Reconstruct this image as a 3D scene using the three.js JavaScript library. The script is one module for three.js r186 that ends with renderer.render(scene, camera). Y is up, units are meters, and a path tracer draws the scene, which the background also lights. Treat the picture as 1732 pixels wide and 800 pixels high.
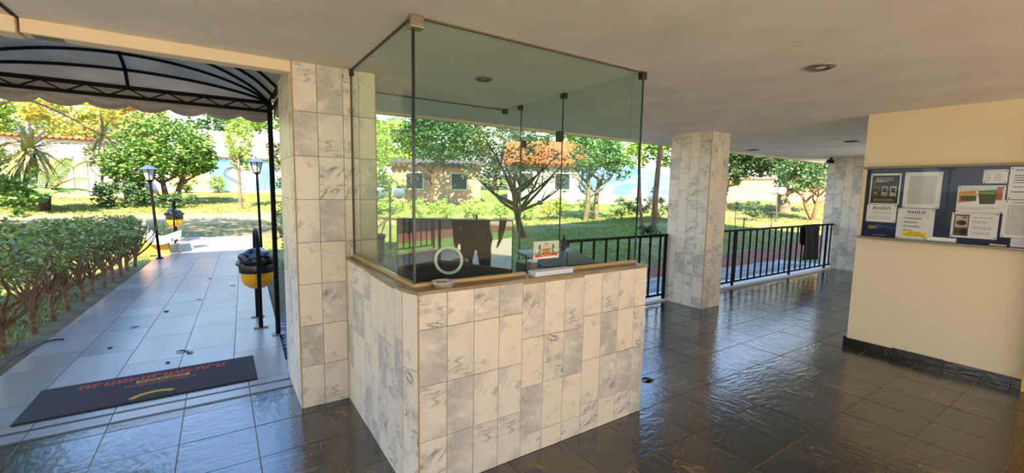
import * as THREE from 'three';
import { ImprovedNoise } from 'three/addons/math/ImprovedNoise.js';
import { RoundedBoxGeometry } from 'three/addons/geometries/RoundedBoxGeometry.js';
import { MarchingCubes } from 'three/addons/objects/MarchingCubes.js';
import { mergeGeometries } from 'three/addons/utils/BufferGeometryUtils.js';

// ------------------------------------------------------------------ camera, sky, sun, exposure
const scene = new THREE.Scene();
const camera = new THREE.PerspectiveCamera(56.68, 1732 / 800, 0.05, 400);
camera.position.set(0, 1.6, 0);
{
  const m = new THREE.Matrix4().makeBasis(
    new THREE.Vector3(0.83278, 0.01786, 0.55331),
    new THREE.Vector3(0.04316, 0.99434, -0.09705),
    new THREE.Vector3(-0.55192, 0.10471, 0.8273));
  camera.quaternion.setFromRotationMatrix(m);
}
scene.add(camera); camera.name = 'photo_camera';
const renderer = new THREE.WebGLRenderer();
renderer.toneMapping = THREE.LinearToneMapping;
renderer.toneMappingExposure = 4.7;
renderer.shadowMap.enabled = true;
const SUN = new THREE.Vector3(-0.5, 1.19, 1).normalize();
{
  // clear hazy sky, the same all the way round: white at the horizon, blue overhead
  const w = 64, h = 256, d = new Float32Array(w * h * 4), stops = [[0, 1.0, 0.99, 0.97], [0.12, 0.80, 0.90, 1.0], [0.26, 0.32, 0.56, 1.02], [0.6, 0.22, 0.45, 0.95], [1, 0.20, 0.40, 0.84]];
  for (let j = 0; j < h; j++) {
    const e = Math.max(0, ((j + 0.5) / h - 0.5) * 2); let k = 0; while (k < stops.length - 2 && e > stops[k + 1][0]) k++;
    const a = stops[k], b = stops[k + 1], t = (e - a[0]) / (b[0] - a[0]);
    for (let i = 0; i < w; i++) d.set([1, 2, 3].map((q) => 0.72 * (a[q] + (b[q] - a[q]) * t)).concat(1), (j * w + i) * 4);
  }
  const sky = new THREE.DataTexture(d, w, h, THREE.RGBAFormat, THREE.FloatType);
  sky.mapping = THREE.EquirectangularReflectionMapping; sky.magFilter = sky.minFilter = THREE.LinearFilter; sky.needsUpdate = true;
  scene.background = sky; scene.environment = sky;
}
const sun = new THREE.DirectionalLight(0xffe6ca, 5.4);
sun.name = 'sun'; sun.position.copy(SUN).multiplyScalar(60); sun.castShadow = true;
sun.shadow.mapSize.set(4096, 4096);
Object.assign(sun.shadow.camera, { left: -50, right: 50, top: 50, bottom: -50, near: 1, far: 160 });
scene.add(sun, sun.target);

// ------------------------------------------------------------------ helpers
let seed = 7;
const rnd = () => { seed = (seed + 0x6d2b79f5) | 0; let t = Math.imul(seed ^ (seed >>> 15), 1 | seed); t = (t + Math.imul(t ^ (t >>> 7), 61 | t)) ^ t; return ((t ^ (t >>> 14)) >>> 0) / 4294967296; };
const rr = (a, b) => a + (b - a) * rnd();
const pick = (a) => a[Math.floor(rnd() * a.length)];
const V = (x, y, z) => new THREE.Vector3(x, y, z);
const P = new ImprovedNoise();
const noise = (x, y, z = 0) => P.noise(x, y, z);
const fbm = (x, y, z = 0, o = 4) => { let s = 0, a = 0.5, k = 1; for (let i = 0; i < o; i++) { s += a * P.noise(x * k, y * k, z + i * 7.3); a *= 0.5; k *= 2.03; } return s; };
const clamp = (x, a = 0, b = 1) => Math.min(b, Math.max(a, x));
const lerp = (a, b, t) => a + (b - a) * t;
const mix = (a, b, t) => a.map((v, i) => lerp(v, b[i], t));
const sstep = (a, b, x) => { const t = clamp((x - a) / (b - a)); return t * t * (3 - 2 * t); };
const used = {};
function numbered(n) { const k = used[n] = (used[n] ?? -1) + 1; return k ? n + '_' + String(k).padStart(3, '0') : n; }
function tag(o, label, category, group, kind) {
  if (label) o.userData.label = label;
  if (category) o.userData.category = category;
  if (group) o.userData.group = group;
  if (kind) o.userData.kind = kind;
  return o;
}
function thing(name, label, category, pos = [0, 0, 0], turn = 0, group) {
  const g = new THREE.Group(); g.name = numbered(name); g.position.set(...pos); g.rotation.y = turn; scene.add(g);
  return tag(g, label, category, group);
}
function mesh(name, geo, mat, parent, pos, rot) {
  const g = Array.isArray(geo) ? merge(geo) : geo;
  const m = new THREE.Mesh(g, mat); m.name = parent ? name : numbered(name);
  m.castShadow = m.receiveShadow = true;
  if (pos) m.position.set(...pos);
  if (rot) m.rotation.set(...rot);
  (parent ?? scene).add(m);
  return m;
}
function struct(name, geo, mat, label, cat) { const m = mesh(name, geo, mat); m.name = name; return tag(m, label, cat, undefined, 'structure'); }
function merge(list) {
  return mergeGeometries(list.map((g) => { const q = g.index ? g.toNonIndexed() : g; for (const k of Object.keys(q.attributes)) if (!['position', 'normal', 'uv'].includes(k)) q.deleteAttribute(k); return q; }));
}
const box = (w, h, d, x = 0, y = 0, z = 0, rx = 0, ry = 0, rz = 0) => { const g = new THREE.BoxGeometry(w, h, d); if (rx) g.rotateX(rx); if (ry) g.rotateY(ry); if (rz) g.rotateZ(rz); return g.translate(x, y, z); };
const bb = (x0, x1, y0, y1, z0, z1) => box(x1 - x0, y1 - y0, z1 - z0, (x0 + x1) / 2, (y0 + y1) / 2, (z0 + z1) / 2);
const rbox = (w, h, d, r = 0.01, x = 0, y = 0, z = 0, seg = 2) => new RoundedBoxGeometry(w, h, d, seg, r).translate(x, y, z);
const cyl = (r0, r1, h, x = 0, y = 0, z = 0, n = 16) => new THREE.CylinderGeometry(r1, r0, h, n).translate(x, y + h / 2, z);   // base at y
function tube(pts, r, n = 8, seg) {
  const p = pts.map((q) => (q.isVector3 ? q : V(...q)));
  const c = p.length === 2 ? new THREE.LineCurve3(p[0], p[1]) : new THREE.CatmullRomCurve3(p);
  return new THREE.TubeGeometry(c, seg ?? (p.length === 2 ? 1 : p.length * 4), r, n, false);
}
function taperTube(pts, radii, n = 8, sub = 4) {     // tube whose radius follows radii
  const c = new THREE.CatmullRomCurve3(pts.map((q) => (q.isVector3 ? q : V(...q)))), seg = (pts.length - 1) * sub;
  const g = new THREE.TubeGeometry(c, seg, 1, n, false), p = g.attributes.position, v = V(), q = V();
  for (let i = 0; i <= seg; i++) {
    const t = i / seg, f = t * (radii.length - 1), k = Math.min(radii.length - 2, Math.floor(f)), r = lerp(radii[k], radii[k + 1], f - k);
    c.getPointAt(t, q);
    for (let j = 0; j <= n; j++) { const a = i * (n + 1) + j; v.fromBufferAttribute(p, a).sub(q).multiplyScalar(r).add(q); p.setXYZ(a, v.x, v.y, v.z); }
  }
  return g;
}
const lathe = (pts, n = 24) => new THREE.LatheGeometry(pts.map(([x, y]) => new THREE.Vector2(x, y)), n);
const grid = (nu, nv, f) => {                           // parametric sheet f(u, v) -> [x, y, z]
  const pos = [], uv = [], idx = [];
  for (let j = 0; j <= nv; j++) for (let i = 0; i <= nu; i++) { pos.push(...f(i / nu, j / nv)); uv.push(i / nu, j / nv); }
  for (let j = 0; j < nv; j++) for (let i = 0; i < nu; i++) { const a = j * (nu + 1) + i; idx.push(a, a + 1, a + nu + 1, a + 1, a + nu + 2, a + nu + 1); }
  const g = new THREE.BufferGeometry();
  g.setAttribute('position', new THREE.Float32BufferAttribute(pos, 3)); g.setAttribute('uv', new THREE.Float32BufferAttribute(uv, 2)); g.setIndex(idx); g.computeVertexNormals();
  return g;
};
function uvBy(g, f) { const p = g.attributes.position, n = g.attributes.normal, u = g.attributes.uv; for (let i = 0; i < p.count; i++) u.setXY(i, ...f(p.getX(i), p.getY(i), p.getZ(i), n.getX(i), n.getY(i), n.getZ(i))); return g; }
const uvBox = (g, s = 1) => uvBy(g, (x, y, z, a, b, c) => (Math.abs(b) > 0.6 ? [x * s, z * s] : Math.abs(a) > 0.6 ? [z * s, y * s] : [x * s, y * s]));
function tex(w, h, fn, srgb = true, wrap = true) {      // fn(u, v) -> 0..1 rgb (or grey)
  const d = new Uint8Array(w * h * 4);
  for (let j = 0; j < h; j++) for (let i = 0; i < w; i++) {
    const c = fn((i + 0.5) / w, (j + 0.5) / h), k = (j * w + i) * 4;
    for (let q = 0; q < 3; q++) d[k + q] = Math.round(255 * clamp(Array.isArray(c) ? c[q] : c));
    d[k + 3] = 255;
  }
  const t = new THREE.DataTexture(d, w, h); t.magFilter = THREE.LinearFilter; t.minFilter = THREE.LinearMipmapLinearFilter; t.generateMipmaps = true;
  if (srgb) t.colorSpace = THREE.SRGBColorSpace;
  if (wrap) t.wrapS = t.wrapT = THREE.RepeatWrapping;
  t.needsUpdate = true; return t;
}
function canvasTex(w, h, draw) {
  const c = document.createElement('canvas'); c.width = w; c.height = h; draw(c.getContext('2d'), w, h);
  const t = new THREE.CanvasTexture(c); t.colorSpace = THREE.SRGBColorSpace; return t;
}
const std = (color, roughness = 0.7, more = {}) => new THREE.MeshStandardMaterial({ color, roughness, ...more });
const phys = (color, roughness = 0.5, more = {}) => new THREE.MeshPhysicalMaterial({ color, roughness, ...more });
const CEIL = 2.435;
const terrain = (x, z) => { const t = Math.max(0, Math.hypot(x, z) - 11); return 0.07 * t * t / (t + 4); };

// ------------------------------------------------------------------ materials
const plasterBump = tex(256, 256, (u, v) => 0.5 + 0.5 * fbm(u * 24, v * 24, 3), false);
const ceilMat = std('#f3ece2', 0.9, { map: tex(512, 512, (u, v) => { const k = fbm(u * 9, v * 9, 1, 5) * 0.07 + sstep(0.28, 0.4, fbm(u * 4, v * 4, 9)) * -0.03; return [0.97 + k, 0.965 + k, 0.955 + k]; }) , bumpMap: plasterBump, bumpScale: 0.0015 });
const creamMat = std('#ecd8b2', 0.75, { bumpMap: plasterBump, bumpScale: 0.0012 });
const beamMat = std('#e6d3b2', 0.8, { bumpMap: plasterBump, bumpScale: 0.001 });
const concreteMat = std('#b9b2a6', 0.9, { bumpMap: plasterBump, bumpScale: 0.002 });
const blackMetal = phys('#060607', 0.7, { specularIntensity: 0.35 });
const greyMetal = std('#6d7078', 0.4, { metalness: 0.6 });
const steel = std('#a89c88', 0.35, { metalness: 0.85 });
const darkSteel = std('#4b453c', 0.4, { metalness: 0.8 });
const groutMat = std('#b39a70', 0.95);
const whiteMat = std('#e9e7e0', 0.6);
const paperMat = std('#e8e6e2', 0.85);
const glassMat = phys('#f4faf5', 0, { transmission: 1, thickness: 0, ior: 1.16 });
const clearMat = phys('#ffffff', 0.02, { transmission: 1, thickness: 0, ior: 1.22 });
const glassEdge = phys('#2c4a3c', 0.12, { ior: 1.5 });

// marble: variants from milky white to grey, with veins
function marbleTex(k) {
  const grey = [0.03, 0.08, 0.4, 0.1, 0.2, 0.03, 0.5, 0.14, 0.06, 0.28][k], vein = [0.15, 0.35, 0.25, 0.65, 0.4, 0.05, 0.2, 0.7, 0.25, 0.5][k], s = k * 13.7, sw = Math.sin(k * 2.3) * 0.9, yel = [0.5, 0.2, 0, 0.3, 0.1, 0.8, 0, 0.2, 0.5, 0.1][k];
  return tex(96, 192, (u, v) => {
    const x = u * 1.0, y = v * 2.0, w = fbm(x * 1.2 + s, y * 1.2, s, 4);
    const band = fbm((x + sw * y) * 0.8 + s * 2, (y - sw * x) * 1.1 + w * 1.2, s + 5, 4);
    let c = mix([0.90, 0.865, 0.80], [0.92, 0.865, 0.755], yel);
    c = mix(c, [0.60, 0.585, 0.56], clamp(grey * (0.8 + band * 2.2)));
    c = mix(c, [0.75, 0.735, 0.70], clamp(sstep(0.05, 0.4, band) * 0.7));
    const ridge = 1 - Math.abs(fbm((x + sw * y) * 0.9 + w * 0.7, (y - sw * x) * 2.6 + s + w * 0.8, s + 11, 3)) * 8;
    const where = sstep(0.08, 0.3, fbm(x * 1.1 + s * 3, y * 1.1, s + 20, 3) + 0.04);
    c = mix(c, [0.36, 0.355, 0.34], clamp(ridge * 1.2 - 0.2) * vein * where);
    const f = fbm(x * 14, y * 14, s, 3) * 0.04;
    return c.map((q) => q + f);
  }, true, false);
}
const marbles = [...Array(10).keys()].map((k) => phys('#ffffff', 0.34, { map: marbleTex(k), ior: 1.5 }));
const marbleOrder = [0, 5, 1, 8, 3, 2, 7, 9, 4, 6, 1, 8, 3, 9, 2, 4, 7, 0, 1, 4, 5];

// slate: dark, cleft, sealed; rust rims
const slateMap = tex(1024, 1024, (u, v) => {
  const x = u * 8, y = v * 8, w = fbm(x * 0.6, y * 0.6, 2, 3), a = fbm(x * 0.9 + w * 2, y * 0.9, 4, 5), b = fbm(x * 5, y * 5, 8, 4);
  let c = mix([0.135, 0.13, 0.12], [0.225, 0.212, 0.185], clamp(0.5 + a * 1.3));
  c = mix(c, [0.32, 0.27, 0.19], sstep(0.05, 0.35, fbm(x * 0.5, y * 0.5, 30, 4)) * 0.55);
  const r = Math.abs(fbm(x * 0.7 + w, y * 0.7, 50, 4) - 0.13), rim = sstep(0.014, 0.003, r) * sstep(-0.04, 0.1, fbm(x * 0.35, y * 0.35, 60, 2));
  c = mix(c, [0.62, 0.45, 0.27], rim * 0.9);
  const t = Math.abs(fbm(x * 1.3, y * 1.3, 70, 4) + 0.2), line = sstep(0.014, 0.002, t) * sstep(-0.05, 0.1, fbm(x * 0.4, y * 0.4, 75, 2));
  c = mix(c, [0.58, 0.55, 0.5], line * 0.75);
  const st = sstep(0.16, 0.3, fbm(x * 1.0, y * 7, 88, 4)); c = mix(c, [0.36, 0.345, 0.32], st * 0.5);
  const dk = sstep(0.12, 0.2, fbm(x * 0.8 + 5, y * 0.8, 95, 4)); c = mix(c, [0.11, 0.108, 0.105], dk * 0.6);
  return c.map((q) => q + b * 0.05);
});
const slateBump = tex(1024, 1024, (u, v) => {
  const x = u * 8, y = v * 8, w = fbm(x * 0.5, y * 0.5, 12, 3);
  return 0.5 + 0.34 * fbm(x * 2.2 + w * 2, y * 5.5 + w * 3, 14, 6) + 0.18 * Math.floor((fbm(x * 0.8, y * 0.8, 16, 4) + 0.5) * 7) / 7;
}, false);
const slates = ['#ffffff', '#e4e8ee', '#f4ece0', '#cfd2d6'].map((c) => phys(c, 0.17, { map: slateMap, bumpMap: slateBump, bumpScale: 0.0045, ior: 2.1 }));
const slateGrout = std('#9c8663', 0.8);
const walkMap = tex(1024, 1024, (u, v) => {
  const x = u * 8, y = v * 8, a = fbm(x * 1.1, y * 1.1, 24, 5), b = fbm(x * 6, y * 6, 28, 3), s = sstep(0.2, 0.42, fbm(x * 2, y * 2, 33, 4));
  let c = mix([0.49, 0.475, 0.46], [0.58, 0.565, 0.55], clamp(0.5 + a * 1.4));
  c = mix(c, [0.45, 0.43, 0.41], s * 0.6);
  return c.map((q) => q + b * 0.06);
});
const walkMats = ['#ffffff', '#eceef2', '#f4f1ec'].map((c) => phys(c, 0.3, { map: walkMap, bumpMap: slateBump, bumpScale: 0.003, ior: 1.7 }));

// ------------------------------------------------------------------ setting: floor
const BASEX = 0.134, BASEZ = -1.215, T = 0.407;
{
  const floor = struct('floor', [uvBox(bb(-5.5, 12.5, -0.16, -0.003, -3.79, 4.5)), uvBox(bb(0.44, 12.5, -0.16, -0.003, -4.42, -3.79))], slateGrout, 'dark glossy slate tile floor under the building', 'floor');
  const geos = [...Array(10).keys()].map(() => {
    const g = box(T - 0.007, 0.014, T - 0.007, 0, -0.007, 0), ou = rr(0, 0.7), ov = rr(0, 0.7), flip = rnd() < 0.5;
    return uvBy(g, (x, y, z) => (flip ? [ou + (z + 0.2) * 0.55, ov + (x + 0.2) * 0.55] : [ou + (x + 0.2) * 0.55, ov + (z + 0.2) * 0.55]));
  });
  camera.updateMatrixWorld(true); camera.updateProjectionMatrix();
  const list = [], rest = [], pv = V();
  for (let i = -13; i < 29; i++) for (let j = -17; j < 17; j++) {
    const x0 = BASEX + i * T, z0 = BASEZ + j * T, x = x0 + T / 2, z = z0 + T / 2;
    let za = z0, zb = z0 + T;
    const edge = x < 0.44 ? -3.775 : -4.06;
    if (zb < edge + 0.05 || zb > 4.5) continue;
    if (za < edge) za = edge;
    if (x > 5.7 && x < 9.9 && z > -1.7) continue;                     // under the lift core
    pv.set(x, 0, z).project(camera);
    const inside = Math.abs(pv.x) < 1.08 && Math.abs(pv.y) < 1.15 && pv.z < 1 && pv.clone().applyMatrix4(camera.projectionMatrixInverse).z < 0;
    const hidden = (x > 0.95 && x < 2.4 && z < -2.3 && z > -3.9) || (z > -4 && x > 2.6 && x < 3.2 && z < -3.4 && false);
    const d2 = x * x + z * z + 2.56, e = { x, z: (za + zb) / 2, k: (zb - za - 0.006) / (T - 0.006), s: 1 / Math.pow(d2, 1.5) };
    (inside && !hidden ? list : rest).push(e);
  }
  list.sort((a, b) => b.s - a.s);
  rest.push(...list.splice(300));
  const place = (m, e) => { m.position.set(e.x, rr(-0.0012, 0.0006), e.z); m.scale.z = e.k; m.rotation.set(rr(-0.003, 0.003), 0, rr(-0.003, 0.003)); };
  for (const e of list) place(mesh('slate_tile', pick(geos), pick(slates), floor), e);
  const o = new THREE.Object3D(), gs = rest.map((e) => { place(o, e); o.updateMatrix(); return pick(geos).clone().applyMatrix4(o.matrix); });
  tag(mesh('slate_tile_field', gs, slates[0], floor), 'further slate tiles', undefined, undefined, 'stuff');
}
// white kerb under the railings
struct('trim_1', [uvBox(rbox(10.4, 0.17, 0.36, 0.012, 6.2, -0.055, -4.235))], std('#cdc8bd', 0.6, { bumpMap: plasterBump, bumpScale: 0.002 }), 'pale concrete kerb under the black railings', 'kerb');

// ------------------------------------------------------------------ setting: entrance walkway of pale stone slabs
const wl = (z) => -1.60 + 0.052 * (-z - 4.6), wr = (z) => 0.43 + 0.038 * (-z - 3.95);
{
  const pave = struct('walkway', grid(4, 40, (u, v) => { const z = lerp(-15.0, -3.775, v), a = z > -5 ? -5 : wl(z), x = lerp(a, wr(z), u); return [x, terrain(x, z) - 0.004, z]; }), std('#6f675d', 0.9), 'pale stone slab walkway leading from the slate floor to the garden', 'walkway');
  const slab = (x0a, x1a, x0b, x1b, za, zb, mat) => {       // za nearer (larger z)
    const g = 0.003, ou = rr(0, 0.6), ov = rr(0, 0.6), n = box(1, 1, 1), p = n.attributes.position;
    for (let i = 0; i < p.count; i++) {
      const u = p.getX(i) + 0.5, w = p.getZ(i) + 0.5, z = lerp(zb + g, za - g, w), x = lerp(lerp(x0b, x0a, w) + g, lerp(x1b, x1a, w) - g, u);
      p.setXYZ(i, x, terrain(x, z) + (p.getY(i) > 0 ? 0.001 : -0.012), z);
    }
    n.computeVertexNormals();
    uvBy(n, (x, y, z) => [ou + (x + 2) * 0.12, ov + (z + 15) * 0.03 + x * 0.01]);
    mesh('stone_slab', n, mat, pave);
  };
  // border rows at the threshold, two dark strips between them
  for (const [za, zb] of [[-3.805, -3.935], [-3.965, -4.08]]) for (let i = -6; i < 2; i++) {
    const x0 = BASEX + (i - 1) * T, x1 = Math.min(x0 + T, wr(-4));
    slab(x0, x1, x0, x1, za, zb, pick(walkMats));
  }
  for (const z of [-3.79, -3.95]) mesh('dark_strip', bb(-4, wr(-4), -0.012, 0.0012, z - 0.014, z + 0.014), std('#2a2622', 0.5), pave);
  const cols = 5, starts = [0, 0.2, 0.55, 0.1, 0.4];
  for (let c = 0; c < cols; c++) {
    let z = -4.08;
    let first = true;
    while (z > -14.95) {
      const len = first ? 0.35 + starts[c] : pick([0.42, 0.62, 0.8, 0.8]);
      first = false;
      const zb = Math.max(-15, z - len);
      const X = (k, q) => lerp(wl(q), wr(q), k / cols);
      slab(X(c, z), X(c + 1, z), X(c, zb), X(c + 1, zb), z, zb, pick(walkMats));
      z = zb;
    }
  }
  for (let i = 0; i < 5; i++) { let z = -4.08; for (let k = 0; k < 2; k++) { const zb = z - 0.45; const x1 = -1.64 - i * 0.42 + (k ? 0.02 : 0); slab(x1 - 0.42, x1, x1 - 0.42, x1, z, zb, pick(walkMats)); z = zb; } }
}
// ------------------------------------------------------------------ setting: ceiling, beam, storeys above
{
  const ceil = struct('ceiling', [uvBox(bb(-5.5, 12.5, CEIL, CEIL + 0.2, -3.46, 4.6), 0.25), uvBox(bb(0.46, 12.5, CEIL, CEIL + 0.2, -4.92, -3.46), 0.25)], ceilMat, 'greyish white plaster ceiling of the open ground floor', 'ceiling');
  mesh('edge_lip', uvBox(bb(0.46, 12.5, CEIL - 0.03, CEIL + 0.02, -4.95, -4.88)), beamMat, ceil);
  mesh('ceiling_joint', bb(-0.835, -0.815, CEIL - 0.004, CEIL + 0.01, -3.36, 0.5), std('#2b2621', 0.9), ceil);
  const b = struct('trim_2', [uvBox(rbox(1.28, 0.075, 0.11, 0.006, -0.175, CEIL - 0.0375, -3.405))], beamMat, 'cream edge beam along the slab above the entrance walkway', 'beam');
  struct('trim_3', [uvBox(rbox(4.68, 0.085, 0.13, 0.006, -3.165, CEIL - 0.0425, -3.4))], beamMat, 'continuation of the cream edge beam beyond the ceiling joint', 'beam');
  mesh('peeled_patch', bb(-0.78, -0.66, CEIL - 0.0765, CEIL - 0.07, -3.445, -3.365), std('#7c756c', 0.95), b);
  const up = struct('wall_upper', [uvBox(bb(-5.5, 12.5, CEIL + 0.2, 10.8, -3.46, 4.6)), uvBox(bb(0.46, 12.5, CEIL + 0.2, 10.8, -4.92, -3.46))], std('#d9cdb8', 0.85), 'upper storeys of the apartment building', 'building');
}
// lift core wall on the right
{
  const w = struct('wall_right', [uvBox(bb(5.6, 9.8, 0, CEIL, -1.82, 4.5))], creamMat, 'cream painted wall carrying the notice board', 'wall');
  let z = -1.82;
  const bl = struct('baseboard_right', bb(5.585, 5.6, 0, 0.015, -1.82, -0.56), std('#2b2a28', 0.8), 'dark slate skirting along the cream wall', 'skirting');
  const stone = [0, 1, 3].map((i) => slates[i]);
  for (const [za, zb] of [[-1.82, -0.565], [0.62, 4.45]]) for (z = za; z < zb - 0.02;) {
    const end = Math.min(z + rr(0.34, 0.44), zb); mesh('slate_skirting', uvBox(bb(5.575, 5.6, 0.0, rr(0.078, 0.092), z, end - 0.005), 0.5), pick(stone), bl); z = end;
  }
  for (let x = 5.6; x < 9.7; x += 0.42) mesh('slate_skirting', uvBox(bb(x, Math.min(9.8, x + 0.415), 0, 0.09, -1.85, -1.82), 0.3), pick(stone), bl);
  const wood = std('#dcae62', 0.55), door = struct('door_1', [uvBox(rbox(0.05, 2.06, 0.96, 0.006, 5.565, 1.035, 0.03))], std('#8a5a30', 0.5), 'brown wooden door with yellow frame in the cream wall', 'door');
  for (const q of [-0.51, 0.57]) mesh('jamb', uvBox(rbox(0.1, 2.14, 0.1, 0.008, 5.56, 1.07, q)), wood, door);
  mesh('door_head', uvBox(rbox(0.1, 0.09, 1.18, 0.008, 5.56, 2.185, 0.03)), wood, door);
  mesh('handle', rbox(0.05, 0.03, 0.12, 0.008, 5.52, 1.02, 0.42), steel, door);
}

// ------------------------------------------------------------------ marble clad pillars
const tileGeo = {};
function tileBox(w, h) { const k = w.toFixed(3) + h.toFixed(3); return tileGeo[k] ??= rbox(w, h, 0.016, 0.0022, 0, 0, 0.002, 1); }
// cladding of one vertical face: origin o, direction along the face (ax, az), outward normal turn
function clad(parent, ox, oz, ax, az, turn, widths, rowsFor, y1, gap = 0.002, shift = 0) {
  let s = 0;
  widths.forEach((w, c) => {
    let y = 0;
    for (const h of rowsFor(c)) {
      if (y >= y1 - 0.01) break;
      const hh = Math.min(h, y1 - y), m = mesh('marble_tile', tileBox(w - gap, hh - gap), marbles[marbleOrder[Math.floor(rnd() * marbleOrder.length)]], parent);
      m.position.set(ox + ax * (s + w / 2), y + hh / 2, oz + az * (s + w / 2)); m.rotation.y = turn; if (rnd() < 0.5) m.rotation.z = Math.PI;
      m.translateZ(rr(-0.001, 0.001)); y += hh;
    }
    s += w;
  });
}
function pillar(label, x0, x1, z0, z1, wf, wl2, rows) {     // z0 nearest (largest)
  const p = thing('marble_pillar', label, 'pillar', [(x0 + x1) / 2, 0, (z0 + z1) / 2]);
  const hx = (x1 - x0) / 2, hz = (z0 - z1) / 2;
  mesh('core', bb(-hx + 0.006, hx - 0.006, 0, CEIL, -hz + 0.006, hz - 0.006), groutMat, p);
  clad(p, -hx, hz, 1, 0, 0, wf, rows, CEIL);
  clad(p, -hx, -hz, 0, 1, -Math.PI / 2, wl2, rows, CEIL);
  clad(p, hx, hz, 0, -1, Math.PI / 2, wl2, rows, CEIL);
  clad(p, hx, -hz, -1, 0, Math.PI, wf, rows, CEIL);
  for (const [sx, sz] of [[-1, 1], [1, 1], [-1, -1], [1, -1]]) mesh('corner_bead', cyl(0.006, 0.006, CEIL, sx * (hx + 0.002), 0, sz * (hz + 0.002), 8), std('#b8935a', 0.7), p);
  return p;
}
const rows30 = () => [0.31, 0.3, 0.3, 0.3, 0.3, 0.3, 0.3, 0.34];
pillar('marble tiled pillar that the glass booth is built against', 0.44, 0.99, -3.35, -4.1, [0.15, 0.17, 0.11, 0.12], [0.15, 0.15, 0.15, 0.15, 0.15], rows30);
const rowsB = (c) => (c % 2 ? [0.15, 0.3, 0.3, 0.3, 0.3, 0.3, 0.3, 0.3, 0.3] : [0.3, 0.3, 0.3, 0.3, 0.3, 0.3, 0.3, 0.4]);
pillar('free standing grey veined marble pillar between the two railings', 5.51, 5.93, -3.49, -4.11, [0.14, 0.14, 0.14], [0.155, 0.155, 0.155, 0.155], rowsB);
pillar('marble pillar beside the cream wall, at the end of the longer railing', 11.24, 11.8, -3.0, -4.3, [0.14, 0.14, 0.14, 0.14], [0.1625, 0.1625, 0.1625, 0.1625, 0.1625, 0.1625, 0.1625, 0.1625], rowsB);

// ------------------------------------------------------------------ reception counter
const GX = 0.82, GZ = -2.13, GR = 2.5, GB = -3.95, CT = 1.09;
{
  const c = thing('reception_counter', 'marble tiled reception counter with chamfered corner below the glass booth', 'counter', [0, 0, 0]);
  const out = (o) => [[0.76 - o, -3.34], [0.76 - o, -2.15 + o * 0.4], [0.86 - o * 0.4 - 0.06, -2.03 + o], [2.52 + o, -2.03 + o], [2.52 + o, -2.17], [0.87, -2.17], [0.87, -3.34]];
  const ext = (pts, h, y) => { const s = new THREE.Shape(pts.map(([x, z]) => new THREE.Vector2(x, -z))); const g = new THREE.ExtrudeGeometry(s, { depth: h, bevelEnabled: false }); g.rotateX(-Math.PI / 2); return g.translate(0, y, 0); };
  mesh('counter_core', ext(out(-0.012), CT - 0.018, 0), groutMat, c);
  mesh('ledge', uvBox(ext(out(0.004), 0.018, CT - 0.018), 0.8), phys('#ad9876', 0.4, { map: tex(128, 128, (u, v) => { const k = fbm(u * 6, v * 6, 3, 4) * 0.4; return [0.85 + k, 0.84 + k, 0.82 + k]; }) }), c);
  const H = CT - 0.018;
  const widths = [...Array(10).fill(0.16), 0.12];
  const rf = (k) => (k < 4 ? [0.29, 0.3, 0.3, 0.3] : k < 7 ? [0.13, 0.3, 0.3, 0.33] : [0.2, 0.3, 0.3, 0.3]);
  clad(c, 0.80, -2.042, 1, 0, 0, widths, rf, H);
  clad(c, 0.772, -3.335, 0, 1, -Math.PI / 2, [0.155, 0.15, 0.15, 0.15, 0.15, 0.15, 0.15, 0.125], rf, H);
  { const len = Math.hypot(0.04, 0.12), a = Math.atan2(0.04, 0.12); clad(c, 0.7705, -2.158, 0.04 / len, 0.12 / len, -Math.PI / 2 + a, [len], () => [0.22, 0.45, 0.5], H); }
  clad(c, 2.508, -2.04, 0, -1, Math.PI / 2, [0.13], rf, H);
  for (const [x, z] of [[0.766, -2.154], [0.803, -2.034], [0.768, -3.338]]) mesh('corner_bead', cyl(0.005, 0.005, H, x, 0, z, 8), std('#b8935a', 0.7), c);
  // channels that hold the panes
  const ch = std('#b89c6e', 0.5, { metalness: 0.2 });
  mesh('pane_channel', rbox(0.71, 0.022, 0.03, 0.003, GX + 0.345, CT + 0.011, GZ), ch, c);
  mesh('pane_channel', rbox(0.65, 0.022, 0.03, 0.003, 2.175, CT + 0.011, GZ), ch, c);
  mesh('pane_channel', rbox(0.03, 0.022, 1.2, 0.003, GX, CT + 0.011, GZ - 0.6), ch, c);
}
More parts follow.
